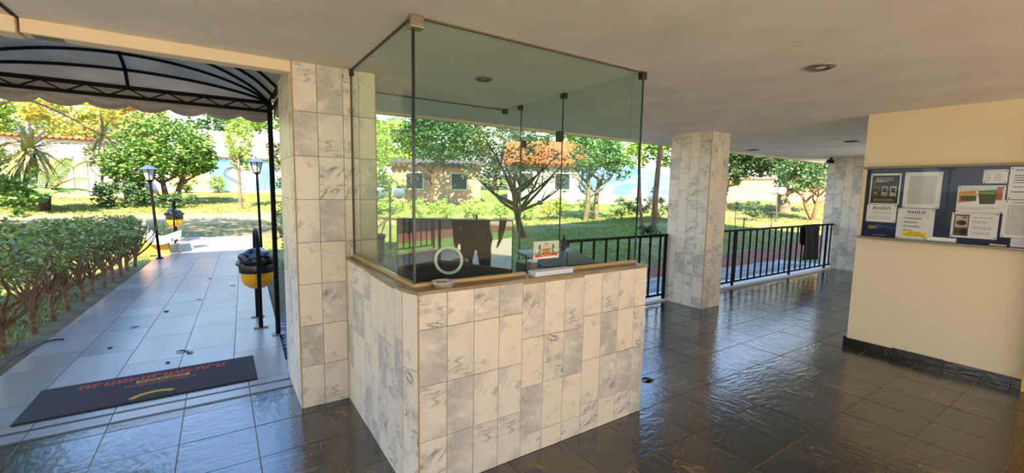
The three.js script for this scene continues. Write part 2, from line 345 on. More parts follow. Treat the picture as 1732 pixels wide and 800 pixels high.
// ------------------------------------------------------------------ glass booth
{
  const booth = thing('glass_booth', 'frameless greenish glass booth standing on the marble counter', 'glass booth', [GX, 0, GZ]);
  const sheet = (name, geo, pos, label) => { const m = mesh(name, geo, glassMat, booth, [pos[0] - GX, pos[1], pos[2] - GZ]); if (label) m.userData.label = label; return m; };
  const clamp3 = (t, x, y, z, sx = 0.05, sy = 0.045, sz = 0.05, m = steel) => mesh('clamp', rbox(sx, sy, sz, 0.006, x, y, z), m, t);
  const top = CEIL - 0.002, bot = CT + 0.022, sealM = std('#5c5142', 0.8);
  // front pane with a pass-through cut-out
  const L = GR - GX, Hh = top - bot, s = new THREE.Shape([[0.006, 0], [0.71, 0], [0.71, 0.1], [1.03, 0.1], [1.03, 0], [L, 0], [L, Hh], [0.006, Hh]].map((q) => new THREE.Vector2(...q)));
  let t = sheet('glass_pane', new THREE.ExtrudeGeometry(s, { depth: 0.008, bevelEnabled: false }).translate(0, 0, -0.004), [GX, bot, GZ], 'front pane with pass-through slot');
  mesh('edge', bb(-0.006, 0.006, 0, Hh, -0.008, 0.006), phys('#15201b', 0.2), t);
  mesh('slot_edge', [bb(0.707, 1.034, 0.1, 0.103, -0.005, 0.005), bb(0.707, 0.71, 0, 0.1, -0.005, 0.005), bb(1.03, 1.034, 0, 0.1, -0.005, 0.005)], glassEdge, t);
  mesh('edge', bb(L - 0.004, L + 0.003, 0, Hh, -0.005, 0.005), glassEdge, t);
  mesh('sealant', bb(0, L, Hh - 0.006, Hh + 0.002, -0.008, 0.008), std('#6b5f4e', 0.8), t);
  clamp3(t, 0.012, Hh - 0.03, 0.0, 0.07, 0.06, 0.06);
  mesh('screw', new THREE.CylinderGeometry(0.007, 0.007, 0.008, 12).rotateX(Math.PI / 2).translate(0.02, Hh - 0.028, 0.032), steel, t);
  mesh('screw', new THREE.CylinderGeometry(0.007, 0.007, 0.008, 12).rotateZ(Math.PI / 2).translate(-0.025, Hh - 0.028, 0), darkSteel, t);
  clamp3(t, L - 0.01, Hh - 0.025, 0, 0.045, 0.05, 0.045, darkSteel);
  t = sheet('glass_pane', bb(-0.004, 0.004, 0, Hh, -1.215, -0.008), [GX, bot, GZ], 'side pane meeting the marble pillar');
  mesh('sealant', bb(-0.007, 0.007, Hh - 0.006, Hh + 0.002, -1.2, 0), sealM, t); mesh('sealant', bb(-0.008, 0.008, 0, Hh, -1.216, -1.206), sealM, t);
  clamp3(t, 0, Hh - 0.02, -1.19, 0.03, 0.05, 0.04, darkSteel);
  t = sheet('glass_pane', merge([bb(-0.004, 0.004, 0.01, top, -0.86, -0.1), bb(-0.004, 0.004, bot, top, -0.1, -0.008)]), [GR, 0, GZ], 'tall side pane beside the glass door');
  mesh('edge', bb(-0.005, 0.005, 0.01, top, -0.863, -0.857), glassEdge, t);
  clamp3(t, 0, top - 0.022, -0.85, 0.04, 0.045, 0.06, darkSteel);
  t = sheet('transom_pane', bb(-0.004, 0.004, 0, top - 2.1, -0.6, 0), [GR, 2.1, GZ - 0.875]);
  mesh('edge', bb(-0.005, 0.005, -0.003, 0.001, -0.6, 0), glassEdge, t);
  t = sheet('glass_door', bb(-0.005, 0.005, 0, 2.08, -0.6, -0.005), [GR, 0.01, GZ - 0.875], 'frameless glass door');
  mesh('edge', bb(-0.006, 0.006, 0, 2.08, -0.606, -0.6), phys('#4f9a78', 0.15), t);
  mesh('hinge', rbox(0.045, 0.09, 0.07, 0.01, 0, 2.065, -0.02), darkSteel, t);
  mesh('hinge', rbox(0.045, 0.09, 0.07, 0.01, 0, 0.05, -0.03), darkSteel, t);
  mesh('latch', rbox(0.045, 0.07, 0.06, 0.01, 0, 2.04, -0.57), darkSteel, t);
  t = sheet('glass_pane', bb(-0.004, 0.004, 0, top - 0.01, -0.325, 0), [GR, 0.01, GZ - 1.49], 'narrow corner pane behind the glass door');
  mesh('edge', bb(-0.005, 0.005, 0, top - 0.01, -0.004, 0.002), glassEdge, t);
  clamp3(t, 0, top - 0.035, -0.02, 0.04, 0.045, 0.05, darkSteel);
  clamp3(t, 0, top - 0.035, -0.3, 0.05, 0.05, 0.05, darkSteel);
  t = sheet('glass_pane', bb(0, GR - 1.0, 0, top - 0.01, -0.004, 0.004), [0.99, 0.01, GB], 'rear pane facing the garden');
  mesh('sealant', bb(0, GR - 1.0, top - 0.018, top - 0.01, -0.008, 0.008), sealM, t);
}
// ------------------------------------------------------------------ inside the booth
{
  const wood = std('#4a3a2c', 0.5);
  const d = thing('desk', 'dark brown desk inside the glass booth', 'desk', [0.9, 0, -2.19]);
  mesh('desk_top', rbox(1.56, 0.035, 0.80, 0.006, 0.78, 0.95, -0.40), wood, d);
  for (const [x, z] of [[0.05, -0.75], [1.5, -0.75], [0.05, -0.06], [1.5, -0.06]]) mesh('leg', bb(x - 0.025, x + 0.025, 0, 0.933, z - 0.025, z + 0.025), wood, d);
  mesh('modesty_panel', bb(0.08, 1.47, 0.3, 0.933, -0.05, -0.035), wood, d);
  // large glossy black screen facing the visitor
  const yaw = Math.atan2(-0.552, 0.827);
  const m = thing('monitor', 'large black glossy monitor standing on the booth desk', 'monitor', [1.165, 0.968, -2.368], yaw);
  mesh('housing', rbox(0.70, 0.44, 0.035, 0.006, 0, 0.233, -0.024), std('#0c0c0d', 0.4), m);
  mesh('screen', bb(-0.345, 0.345, 0.016, 0.448, -0.007, -0.003), std('#7d8088', 0.02, { metalness: 1 }), m);
  for (const q of [-0.2, 0.2]) mesh('foot', rbox(0.06, 0.02, 0.14, 0.005, q, 0.01, -0.045), std('#141414', 0.5), m);
  mesh('antenna_stub', cyl(0.006, 0.006, 0.03, 0.13, 0.452, -0.02, 8), blackMetal, m);
  // round white ring sticker on the front pane
  { const r = mesh('ring_sticker', new THREE.TorusGeometry(0.079, 0.009, 8, 56).scale(1, 1, 0.1), std('#d9d8cf', 0.8)); r.position.set(-0.035, 0.205, -0.001).applyAxisAngle(V(0, 1, 0), yaw).add(m.position); r.rotation.y = yaw; tag(r, 'round white ring stuck on the glossy black monitor', 'sticker'); }
  tag(mesh('glass_ashtray', lathe([[0.0, 0.004], [0.045, 0.004], [0.052, 0.03], [0.06, 0.03], [0.055, 0], [0, 0]], 28), phys('#d8d2c6', 0.1, { transmission: 0.6, thickness: 0.01 }), undefined, [0.96, CT + 0.0005, -2.08]), 'low round glass dish on the counter ledge below the ring sticker', 'dish');
  let t = thing('paper_box', 'small white box lying at the side pane inside the booth', 'box', [0.95, 0.968, -2.72], 0.3);
  mesh('carton', rbox(0.06, 0.03, 0.11, 0.004, 0, 0.0155, 0), whiteMat, t); mesh('lid', rbox(0.062, 0.008, 0.112, 0.003, 0, 0.032, 0), std('#d8d5c6', 0.7), t);
  t = thing('reading_glasses', 'thin reading glasses lying beside the small white box', 'glasses', [0.97, 0.968, -2.9], 0.3);
  mesh('frame', [new THREE.TorusGeometry(0.022, 0.002, 6, 24).rotateX(1.2).translate(-0.027, 0.02, 0), new THREE.TorusGeometry(0.022, 0.002, 6, 24).rotateX(1.2).translate(0.027, 0.02, 0), tube([[-0.05, 0.018, 0], [-0.05, 0.003, 0.12]], 0.002, 6), tube([[0.05, 0.018, 0], [0.05, 0.003, 0.12]], 0.002, 6)], steel, t);
  mesh('lens', [new THREE.CircleGeometry(0.021, 20).rotateX(-0.37).translate(-0.027, 0.02, 0), new THREE.CircleGeometry(0.021, 20).rotateX(-0.37).translate(0.027, 0.02, 0)], clearMat, t);
  // sign on the pane above the slot
  const signTex = canvasTex(512, 384, (g, w, h) => {
    g.fillStyle = '#e9e4d8'; g.fillRect(0, 0, w, h);
    g.fillStyle = '#d8b62a'; g.beginPath(); g.moveTo(215, 30); g.lineTo(235, 60); g.lineTo(256, 32); g.lineTo(277, 60); g.lineTo(297, 30); g.lineTo(290, 82); g.lineTo(222, 82); g.closePath(); g.fill();
    g.strokeStyle = '#8d8a80'; g.lineWidth = 8; g.beginPath(); g.arc(256, 190, 92, Math.PI * 1.08, Math.PI * 1.92); g.stroke();
    g.fillStyle = '#efd9c8'; g.beginPath(); g.arc(256, 180, 68, Math.PI, 0); g.fill();
    g.fillStyle = '#e06a28'; g.fillRect(182, 165, 150, 100); g.fillStyle = '#e9a02c'; g.fillRect(200, 190, 114, 74); g.fillStyle = '#7a5a1c'; g.fillRect(230, 225, 60, 16);
    g.fillStyle = '#6d6b66';
    for (const s of [-1, 1]) { const X = (x) => 256 + s * x; g.beginPath(); g.moveTo(X(110), 200); g.quadraticCurveTo(X(190), 150, X(150), 90); g.lineTo(X(120), 60); g.lineTo(X(112), 110); g.quadraticCurveTo(X(140), 140, X(96), 176); g.closePath(); g.fill(); g.beginPath(); g.moveTo(X(120), 190); g.lineTo(X(175), 255); g.lineTo(X(140), 258); g.lineTo(X(100), 215); g.fill(); }
    g.fillStyle = '#d8431f'; g.beginPath(); g.moveTo(30, 285); g.lineTo(482, 262); g.lineTo(482, 322); g.lineTo(30, 345); g.closePath(); g.fill();
    g.fillStyle = '#8c2a14'; g.fillRect(30, 338, 60, 10); g.fillRect(422, 318, 60, 10);
    g.fillStyle = '#f3dccb'; for (let i = 0; i < 9; i++) { const x = 150 + i * 24; g.fillRect(x, 292 - i * 1.2, 6, 30); g.fillRect(x, 292 - i * 1.2 + (i % 3) * 11, 17, 6); }
  });
  t = thing('sticker_sign', 'small white sign with orange crest and red ribbon above the pass-through slot', 'sign', [1.685, 1.235, GZ - 0.0075]);
  mesh('print', new THREE.PlaneGeometry(0.2, 0.11).translate(0, 0, 0.0012), std('#ffffff', 0.6, { map: signTex }), t);
  mesh('backing', box(0.2, 0.11, 0.002), paperMat, t);
  tag(mesh('paper_sheet', rbox(0.30, 0.03, 0.075, 0.003, 0, 0.015, 0), std('#d7d9e6', 0.75), undefined, [GX + 0.87, CT, GZ + 0.04], [0, 0.02, 0]), 'white paper stack lying in the pass-through slot', 'paper');
  // right half of the booth: grey printer, thermos, white receiver
  t = thing('printer', 'flat dark grey desktop device with sloping lid beside the booth door', 'printer', [2.1, 0.9675, -2.52], -0.1);
  mesh('body', rbox(0.5, 0.10, 0.42, 0.015, 0, 0.05, 0), std('#3e444a', 0.4), t);
  mesh('lid', box(0.48, 0.018, 0.4, 0, 0.135, -0.01, 0.16), phys('#565f66', 0.12), t);
  mesh('panel', box(0.42, 0.004, 0.1, 0, 0.103, 0.15), std('#1d2124', 0.2), t);
  t = thing('telephone_handset', 'pale desk telephone next to the dark grey device', 'telephone', [2.43, 0.9675, -2.36], 0.35);
  mesh('base', rbox(0.07, 0.03, 0.19, 0.01, 0, 0.015, 0), std('#c9cec4', 0.5), t);
  mesh('receiver', [rbox(0.05, 0.03, 0.05, 0.01, 0, 0.05, 0.07), rbox(0.05, 0.03, 0.05, 0.01, 0, 0.05, -0.07), rbox(0.035, 0.02, 0.19, 0.008, 0, 0.07, 0)], std('#d9ddd4', 0.45), t);
  t = thing('thermos_bottle', 'dark upright thermos bottle on the desk behind the telephone', 'bottle', [2.36, 0.9675, -2.76]);
  mesh('body', lathe([[0, 0], [0.034, 0], [0.036, 0.01], [0.036, 0.17], [0.026, 0.2], [0, 0.2]]), std('#3b4038', 0.4), t);
  mesh('cap', lathe([[0.022, 0.2], [0.022, 0.235], [0.008, 0.245], [0.007, 0.27], [0, 0.27]]), std('#1d1d1d', 0.5), t);
  t = thing('clear_cup', 'small clear plastic cup standing behind the slot', 'cup', [1.70, 0.9675, -2.3]);
  mesh('cup', lathe([[0.0, 0.002], [0.026, 0.002], [0.034, 0.17], [0.036, 0.17], [0.028, 0], [0, 0]]), phys('#dcdcd6', 0.1, { transmission: 0.7, thickness: 0 }), t);
  mesh('lid', cyl(0.036, 0.034, 0.01, 0, 0.17, 0, 20), whiteMat, t);
  // office chair
  t = thing('office_chair', 'grey office chair behind the booth desk', 'chair', [1.95, 0, -3.4], 2.9);
  const fab = std('#6a6c6c', 0.9);
  mesh('seat', rbox(0.46, 0.08, 0.44, 0.03, 0, 0.47, 0), fab, t); mesh('backrest', rbox(0.42, 0.5, 0.06, 0.028, 0, 0.86, -0.22), fab, t);
  mesh('back_stem', rbox(0.06, 0.35, 0.02, 0.006, 0, 0.56, -0.24), blackMetal, t); mesh('column', cyl(0.025, 0.025, 0.34, 0, 0.1, 0), blackMetal, t);
  for (let i = 0; i < 5; i++) { const a = i * Math.PI * 0.4; mesh('base_arm', tube([[0, 0.1, 0], [Math.cos(a) * 0.28, 0.065, Math.sin(a) * 0.28]], 0.018), blackMetal, t); mesh('castor', new THREE.SphereGeometry(0.03, 10, 8).translate(Math.cos(a) * 0.28, 0.03, Math.sin(a) * 0.28), blackMetal, t); }
}

// ------------------------------------------------------------------ recessed ceiling lights, camera
function downlight(label, x, z, r, lit) {
  const t = thing('recessed_light', label, 'ceiling light', [x, CEIL, z]);
  mesh('ring', lathe([[r * 0.62, -0.012], [r * 0.8, -0.016], [r, -0.008], [r, 0.004], [r * 0.6, 0.004], [r * 0.62, -0.012]], 32), steel, t);
  mesh('reflector', lathe([[0, 0.0015], [r * 0.6, 0.0005], [r * 0.63, -0.01]], 28), std('#8d8473', 0.3, { metalness: 0.7 }), t);
  mesh('bulb', new THREE.SphereGeometry(r * 0.42, 16, 8, 0, 7, Math.PI / 2, Math.PI / 2).scale(1, 0.35, 1), std('#d9d3c4', 0.3), t);
}
downlight('unlit round recessed light in the ceiling over the slate floor', 3.29, -1.355, 0.085);
downlight('unlit round recessed light in the ceiling inside the glass booth', 1.70, -2.97, 0.068);
{
  const vent = (label, x, z) => { const t = thing('ceiling_vent', label, 'ceiling light', [x, CEIL, z]); mesh('plate', rbox(0.16, 0.012, 0.16, 0.004, 0, -0.005, 0), std('#3a3630', 0.6), t); mesh('inset', cyl(0.055, 0.055, 0.006, 0, -0.015, 0, 24), std('#23201c', 0.4), t); };
  vent('dark square ceiling fitting between the cream wall and the far pillar', 8.05, -2.8);
  vent('dark square ceiling fitting near the slab edge above the longer railing', 8.35, -4.45);
  const t = thing('security_camera', 'small black security camera at the top of the far pillar', 'camera', [11.1, CEIL, -4.2]);
  mesh('mount', cyl(0.02, 0.02, 0.06, 0, -0.06, 0, 10), blackMetal, t); mesh('body', rbox(0.2, 0.07, 0.08, 0.015, -0.05, -0.09, 0), blackMetal, t);
  mesh('lens', new THREE.CylinderGeometry(0.028, 0.028, 0.02, 14).rotateZ(Math.PI / 2).translate(-0.158, -0.09, 0), phys('#111418', 0.1), t);
}

// ------------------------------------------------------------------ railings
function railing(label, x0, x1, z, step, posts) {
  const t = thing('metal_railing', label, 'railing', [x0, 0, z]), L = x1 - x0;
  mesh('top_rail', rbox(L, 0.035, 0.035, 0.003, L / 2, 0.985, 0), blackMetal, t);
  mesh('bottom_rail', rbox(L, 0.028, 0.028, 0.003, L / 2, 0.095, 0), blackMetal, t);
  const g = bb(-0.011, 0.011, 0.1, 0.97, -0.011, 0.011);
  for (let x = step / 2; x < L - 0.03; x += step) mesh('bar', g, blackMetal, t, [x, 0, 0]);
  const pg = bb(-0.017, 0.017, 0.0, 0.985, -0.017, 0.017);
  for (const x of posts) mesh('post', pg, blackMetal, t, [x - x0, 0, 0]);
}
railing('black steel railing between the free standing pillar and the pillar by the cream wall', 5.94, 11.22, -4.1, 0.222, [7.33, 9.36, 10.95]);
railing('black steel railing between the glass booth and the free standing pillar', 3.46, 5.5, -4.1, 0.222, [3.48, 5.47]);
{
  const t0 = scene.children.length; railing('black steel railing at the open end of the hall behind the doormat', 0, 5.2, 0, 0.2, [0.03, 2.6, 5.17]);
  const r = scene.children[t0]; r.position.set(-5.4, 0, 4.3); r.rotation.y = Math.PI / 2;
}
tag(mesh('hanging_cloth', grid(18, 40, (u, v) => {
  const s = v * 1.56, x = lerp(9.82, 10.55, u) + 0.03 * Math.sin(v * 6 + u * 3) - 0.04 * (s > 0.78 ? 1 - u : 0);
  const front = s < 0.78, y = front ? 1.008 - (0.78 - s) * (0.93 + 0.05 * u) : 1.008 - (s - 0.78) * (0.5 + 0.06 * Math.sin(u * 5));
  const wave = 0.012 * Math.sin(u * 15 + v * 4) * Math.min(1, Math.abs(s - 0.78) * 6);
  const r = 0.026, e = clamp((s - 0.78) / 0.05, -1, 1);
  return [x, y + 0.004, -4.1 - e * r + wave * Math.sign(-e)];
}), std('#17171a', 0.95, { side: THREE.DoubleSide })), 'black cloth hung over the longer railing beside the far pillar', 'cloth');
{
  const t = thing('steel_bottle', 'thin grey stake with pale tip tied behind the longer railing', 'stake', [8.5, -0.02, -4.6]);
  mesh('stake', cyl(0.012, 0.012, 1.15), greyMetal, t); mesh('tip', new THREE.ConeGeometry(0.012, 0.04, 10).translate(0, 1.17, 0), std('#2a4d3c', 0.6), t);
  t.name = 'garden_stake';
}

// ------------------------------------------------------------------ notice board and papers
{
  const y0 = 1.195, y1 = 1.88, z0 = -1.79, z1 = -0.6, D = 0.06, t = thing('notice_board', 'glazed blue notice board with metal frame on the cream wall', 'notice board', [5.6, y0, z0]);
  const L = z1 - z0, H = y1 - y0;
  mesh('backing', bb(-0.012, 0, 0, H, 0, L), std('#0d2145', 0.85), t);
  const fr = std('#8d8577', 0.4, { metalness: 0.6 });
  mesh('frame_rail', rbox(D, 0.022, L + 0.02, 0.003, -D / 2, H + 0.011, L / 2), fr, t);
  mesh('frame_rail', rbox(D + 0.012, 0.022, L + 0.02, 0.003, -D / 2 - 0.004, -0.011, L / 2), fr, t);
  mesh('frame_stile', rbox(D, H, 0.024, 0.003, -D / 2, H / 2, -0.002), std('#d9c7a3', 0.6), t);
  mesh('frame_stile', rbox(D, H, 0.024, 0.003, -D / 2, H / 2, L), fr, t);
  mesh('sliding_pane', bb(-0.04, -0.038, 0.002, H - 0.002, 0.012, 0.56), clearMat, t);
  mesh('sliding_pane', bb(-0.049, -0.047, 0.002, H - 0.002, 0.46, L - 0.012), clearMat, t);
  mesh('lock', [rbox(0.02, 0.018, 0.10, 0.004, -0.055, 0.012, 0.99)], steel, t);
  const X = 5.6 - 0.014;
  const lines = (g, x, y, w, n, dy, lw = 3, col = '#55555a') => { g.fillStyle = col; for (let i = 0; i < n; i++) { let p = x; while (p < x + w - 8) { const q = Math.min(x + w - p, 10 + ((i * 37 + p * 13) % 34)); g.fillRect(p, y + i * dy, q, lw); p += q + 6; } } };
  function sheet(name, label, za, zb, ya, yb, draw, pins, tilt = 0) {
    const w = zb - za, h = yb - ya, cw = 384, chh = Math.round(384 * h / w);
    const o = thing(name, label, 'paper', [X, (ya + yb) / 2, (za + zb) / 2], -Math.PI / 2);
    o.rotation.set(0, -Math.PI / 2, 0); const inner = tilt;
    mesh('print', new THREE.PlaneGeometry(w, h).rotateZ(inner).translate(0, 0, 0.0013), std('#ffffff', 0.8, { map: canvasTex(cw, chh, (g) => { g.fillStyle = '#dddcd9'; g.fillRect(0, 0, cw, chh); draw(g, cw, chh); }) }), o);
    mesh('sheet', box(w, h, 0.0016, 0, 0, 0, 0, 0, inner), paperMat, o);
    if (pins !== false) for (const [sx, sy] of [[-1, 1], [1, 1], [-1, -1], [1, -1]]) mesh('pin', new THREE.SphereGeometry(0.005, 8, 6).translate(sx * (w / 2 - 0.012), sy * (h / 2 - 0.012), 0.004), std('#1b1b22', 0.4), o);
    return o;
  }
  // z on wall for a px column; positions measured in metres along the wall
  sheet('poster', 'white sheet with black photographic advertisement above the ALUGO notice', -1.743, -1.502, 1.528, 1.835, (g, w, h) => {
    g.fillStyle = '#17130f'; g.fillRect(18, 30, w - 36, h - 45); g.fillStyle = '#a24a22'; g.fillRect(40, 110, 120, 34); g.fillStyle = '#e4d9cc'; g.font = 'bold 26px sans-serif'; lines(g, 70, 70, 220, 2, 30, 10, '#d8cfc4');
    lines(g, 90, 124, 140, 1, 10, 8, '#c9b9a6'); for (let i = 0; i < 3; i++) { g.fillStyle = ['#4c4741', '#8a847b', '#a09586'][i]; g.fillRect(40 + i * 108, 200, 86, 160); g.fillStyle = '#25211d'; g.fillRect(58 + i * 108, 230, 50, 40 + i * 20); g.fillStyle = '#cbbfae'; g.fillRect(60 + i * 108, 300, 30, 14); }
    lines(g, 60, 410, 250, 2, 22, 7, '#b7b0a6');
  });
  sheet('notice_sheet', 'white notice headed ALUGO in bold capitals', -1.752, -1.512, 1.348, 1.524, (g, w, h) => {
    g.fillStyle = '#1d1d20'; g.font = 'bold 70px sans-serif'; g.textAlign = 'center'; g.fillText('ALUGO', w / 2, 82); g.fillRect(70, 118, 250, 4); lines(g, 70, 140, 250, 1, 10, 5); lines(g, 40, 190, 280, 3, 20, 4);
  });
  sheet('notice_sheet', 'white sheet of dense grey typed text above the bullet list notice', -1.474, -1.205, 1.50, 1.842, (g, w, h) => { g.fillStyle = '#c9c8c6'; g.fillRect(48, 50, w - 96, h - 110); lines(g, 52, 56, w - 104, 32, 12, 5, '#8f8e8d'); });
  sheet('notice_sheet', 'white notice with bullet list and yellow box at its foot', -1.50, -1.228, 1.197, 1.494, (g, w, h) => {
    g.fillStyle = '#1d1d20'; g.font = 'bold 58px sans-serif'; g.textAlign = 'center'; g.fillText('PAULO', w / 2 + 5, 70);
    lines(g, 80, 90, 250, 1, 10, 4, '#b23b3b'); g.textAlign = 'left'; g.font = 'bold italic 34px sans-serif'; g.fillStyle = '#232327';
    ['Carpinteiro', 'Pedreiro', 'Encanador', 'Pintor'].forEach((s, i) => g.fillText('\u2022 ' + s, 50, 144 + i * 55));
    g.fillStyle = '#e8cf22'; g.fillRect(70, h - 108, 250, 74); lines(g, 130, h - 96, 130, 1, 10, 9, '#5b5320'); lines(g, 95, h - 66, 200, 1, 10, 9, '#5b5320');
  });
  sheet('photo_sheet', 'printed sheet with photo of green and orange stalls', -1.093, -0.80, 1.475, 1.715, (g, w, h) => {
    g.fillStyle = '#e2e1dc'; g.fillRect(12, 12, w - 24, h - 90); g.fillStyle = '#b9cdb4'; g.fillRect(12, 12, w - 24, 60); g.fillStyle = '#c07a3e'; g.beginPath(); g.moveTo(12, 70); g.lineTo(150, 55); g.lineTo(150, 180); g.lineTo(12, 200); g.fill();
    g.fillStyle = '#b7b24a'; g.fillRect(20, 90, 150, 24); g.fillStyle = '#4b4a3a'; g.fillRect(30, 118, 130, 60); g.fillStyle = '#3f4a2c'; g.beginPath(); g.moveTo(170, 60); g.lineTo(330, 45); g.lineTo(310, 210); g.lineTo(190, 215); g.fill();
    g.fillStyle = '#7f9a4a'; g.fillRect(180, 78, 120, 20); g.fillStyle = '#a85736'; g.fillRect(318, 16, 46, 150); lines(g, 20, h - 60, 200, 2, 18, 4); lines(g, 240, h - 62, 110, 1, 14, 5);
  }, true, 0.01);
  sheet('notice_sheet', 'white sale notice with photo of a washing machine', -1.112, -0.818, 1.248, 1.472, (g, w, h) => {
    g.fillStyle = '#6c4b40'; g.fillRect(22, 20, 128, h - 40); g.fillStyle = '#b9aaa2'; g.fillRect(34, 40, 106, 130); g.fillStyle = '#2a2422'; g.beginPath(); g.ellipse(86, 120, 44, 30, 0, 0, 7); g.fill(); g.fillStyle = '#d3c8c0'; g.fillRect(50, 50, 22, 12); g.fillStyle = '#16130f'; g.fillRect(96, 48, 26, 14); g.fillStyle = '#2b221d'; g.fillRect(30, 190, 112, 70);
    lines(g, 175, 50, 180, 1, 18, 5); lines(g, 175, 90, 130, 2, 18, 5); lines(g, 175, 160, 170, 2, 18, 5); lines(g, 175, 220, 150, 2, 20, 5);
  });
  sheet('notice_sheet', 'small white typed card pinned above the stall photo', -0.945, -0.80, 1.735, 1.852, (g, w, h) => { lines(g, 40, 40, 280, 1, 12, 9, '#3a3a3c'); lines(g, 40, 90, 90, 9, 20, 8, '#8b8b8d'); lines(g, 180, 90, 130, 9, 20, 8, '#8b8b8d'); });
  sheet('notice_sheet', 'large white notice with bold heading and four short lines', -0.79, -0.615, 1.60, 1.872, (g, w, h) => { lines(g, 70, 50, 260, 1, 12, 22, '#7b6a68'); lines(g, 60, 150, 280, 4, 44, 18, '#37373a'); lines(g, 60, 360, 270, 1, 44, 18, '#444'); lines(g, 40, 450, 300, 1, 44, 20, '#333'); });
  sheet('notice_sheet', 'large white page of close typed paragraphs below the headed notice', -0.80, -0.615, 1.275, 1.595, (g, w, h) => { lines(g, 100, 40, 200, 1, 12, 12, '#444'); lines(g, 50, 90, 300, 24, 22, 9, '#77777a'); });
  sheet('notice_sheet', 'crumpled pale lilac slip at the bottom corner of the board', -0.735, -0.615, 1.20, 1.272, (g, w, h) => { g.fillStyle = '#cfcfe0'; g.fillRect(0, 0, w, h); lines(g, 60, 60, 240, 4, 30, 8, '#8b8bb0'); }, false);
  tag(mesh('rolled_paper', new THREE.CylinderGeometry(0.021, 0.021, 0.19, 18).rotateX(Math.PI / 2), whiteMat, undefined, [5.6 - 0.034, y0 + 0.0215, -1.16]), 'white paper roll lying on the lower rail of the notice board', 'paper roll');
  tag(mesh('key_tag', [rbox(0.006, 0.03, 0.05, 0.002, 0, 0, 0), rbox(0.008, 0.02, 0.024, 0.002, -0.001, 0.004, 0.036)], std('#9a7b3a', 0.5, { metalness: 0.4 }), undefined, [X - 0.003, 1.29, -1.70]), 'gold coloured key tag pinned below the ALUGO notice', 'key tag');
  tag(mesh('key_tag', [rbox(0.006, 0.02, 0.07, 0.002, 0, 0, 0), rbox(0.008, 0.018, 0.03, 0.002, 0, 0.004, 0.055)], std('#6b5a6a', 0.5, { metalness: 0.4 }), undefined, [X - 0.003, 1.212, -1.65]), 'purple and gold key tag resting on the lower rail of the board', 'key tag');
}

// ------------------------------------------------------------------ doormat
{
  const t = thing('door_mat', 'long dark grey ribbed doormat with red and ochre lettering on the walkway', 'doormat', [-0.5, 0.0015, -4.365]);
  const map = canvasTex(1400, 600, (g, w, h) => {
    g.fillStyle = '#2c2a2a'; g.fillRect(0, 0, w, h);
    for (let i = 0; i < 9000; i++) { const v = 24 + Math.floor(rnd() * 40); g.fillStyle = `rgb(${v},${v},${v + 2})`; g.fillRect(rnd() * w, rnd() * h, 6 + rnd() * 8, 3); }
    const glyphs = (x, y, n, cw, ch, col) => { g.fillStyle = col; for (let i = 0; i < n; i++) { const X = x + i * cw; const k = (i * 7 + 3) % 5; g.fillRect(X, y, cw * 0.3, ch); g.fillRect(X, y + (k % 3) * ch * 0.42, cw * 0.8, ch * 0.3); if (k > 1) g.fillRect(X + cw * 0.55, y, cw * 0.3, ch); if (k === 4) g.fillRect(X, y + ch * 0.84, cw * 0.7, ch * 0.17); } };
    glyphs(230, 70, 13, 74, 78, '#a3322a');
    g.fillStyle = '#b98c32'; g.fillRect(580, 172, 350, 52); glyphs(600, 180, 12, 26, 36, '#3a2f20');
    glyphs(520, 250, 11, 42, 44, '#8c3a30');
    g.strokeStyle = '#c08f2c'; g.lineWidth = 42; g.beginPath(); g.ellipse(730, 640, 170, 170, 0, Math.PI * 1.18, Math.PI * 1.72); g.stroke();
    g.strokeStyle = '#171616'; g.lineWidth = 10; g.beginPath(); g.ellipse(1130, 330, 110, 60, -0.1, 0, 7); g.stroke();
  });
  mesh('pile', uvBy(rbox(1.39, 0.012, 0.585, 0.004, 0, 0.006, 0), (x, y, z) => [(x + 0.695) / 1.39, 1 - (z + 0.2925) / 0.585]), std('#ffffff', 1, { map, bumpMap: tex(256, 256, () => rnd(), false), bumpScale: 0.004 }), t);
  mesh('rubber_border', [bb(-0.7, 0.7, 0, 0.007, -0.3, -0.285), bb(-0.7, 0.7, 0, 0.007, 0.285, 0.3), bb(-0.7, -0.69, 0, 0.007, -0.3, 0.3), bb(0.69, 0.7, 0, 0.007, -0.3, 0.3)], std('#141315', 0.8), t);
}

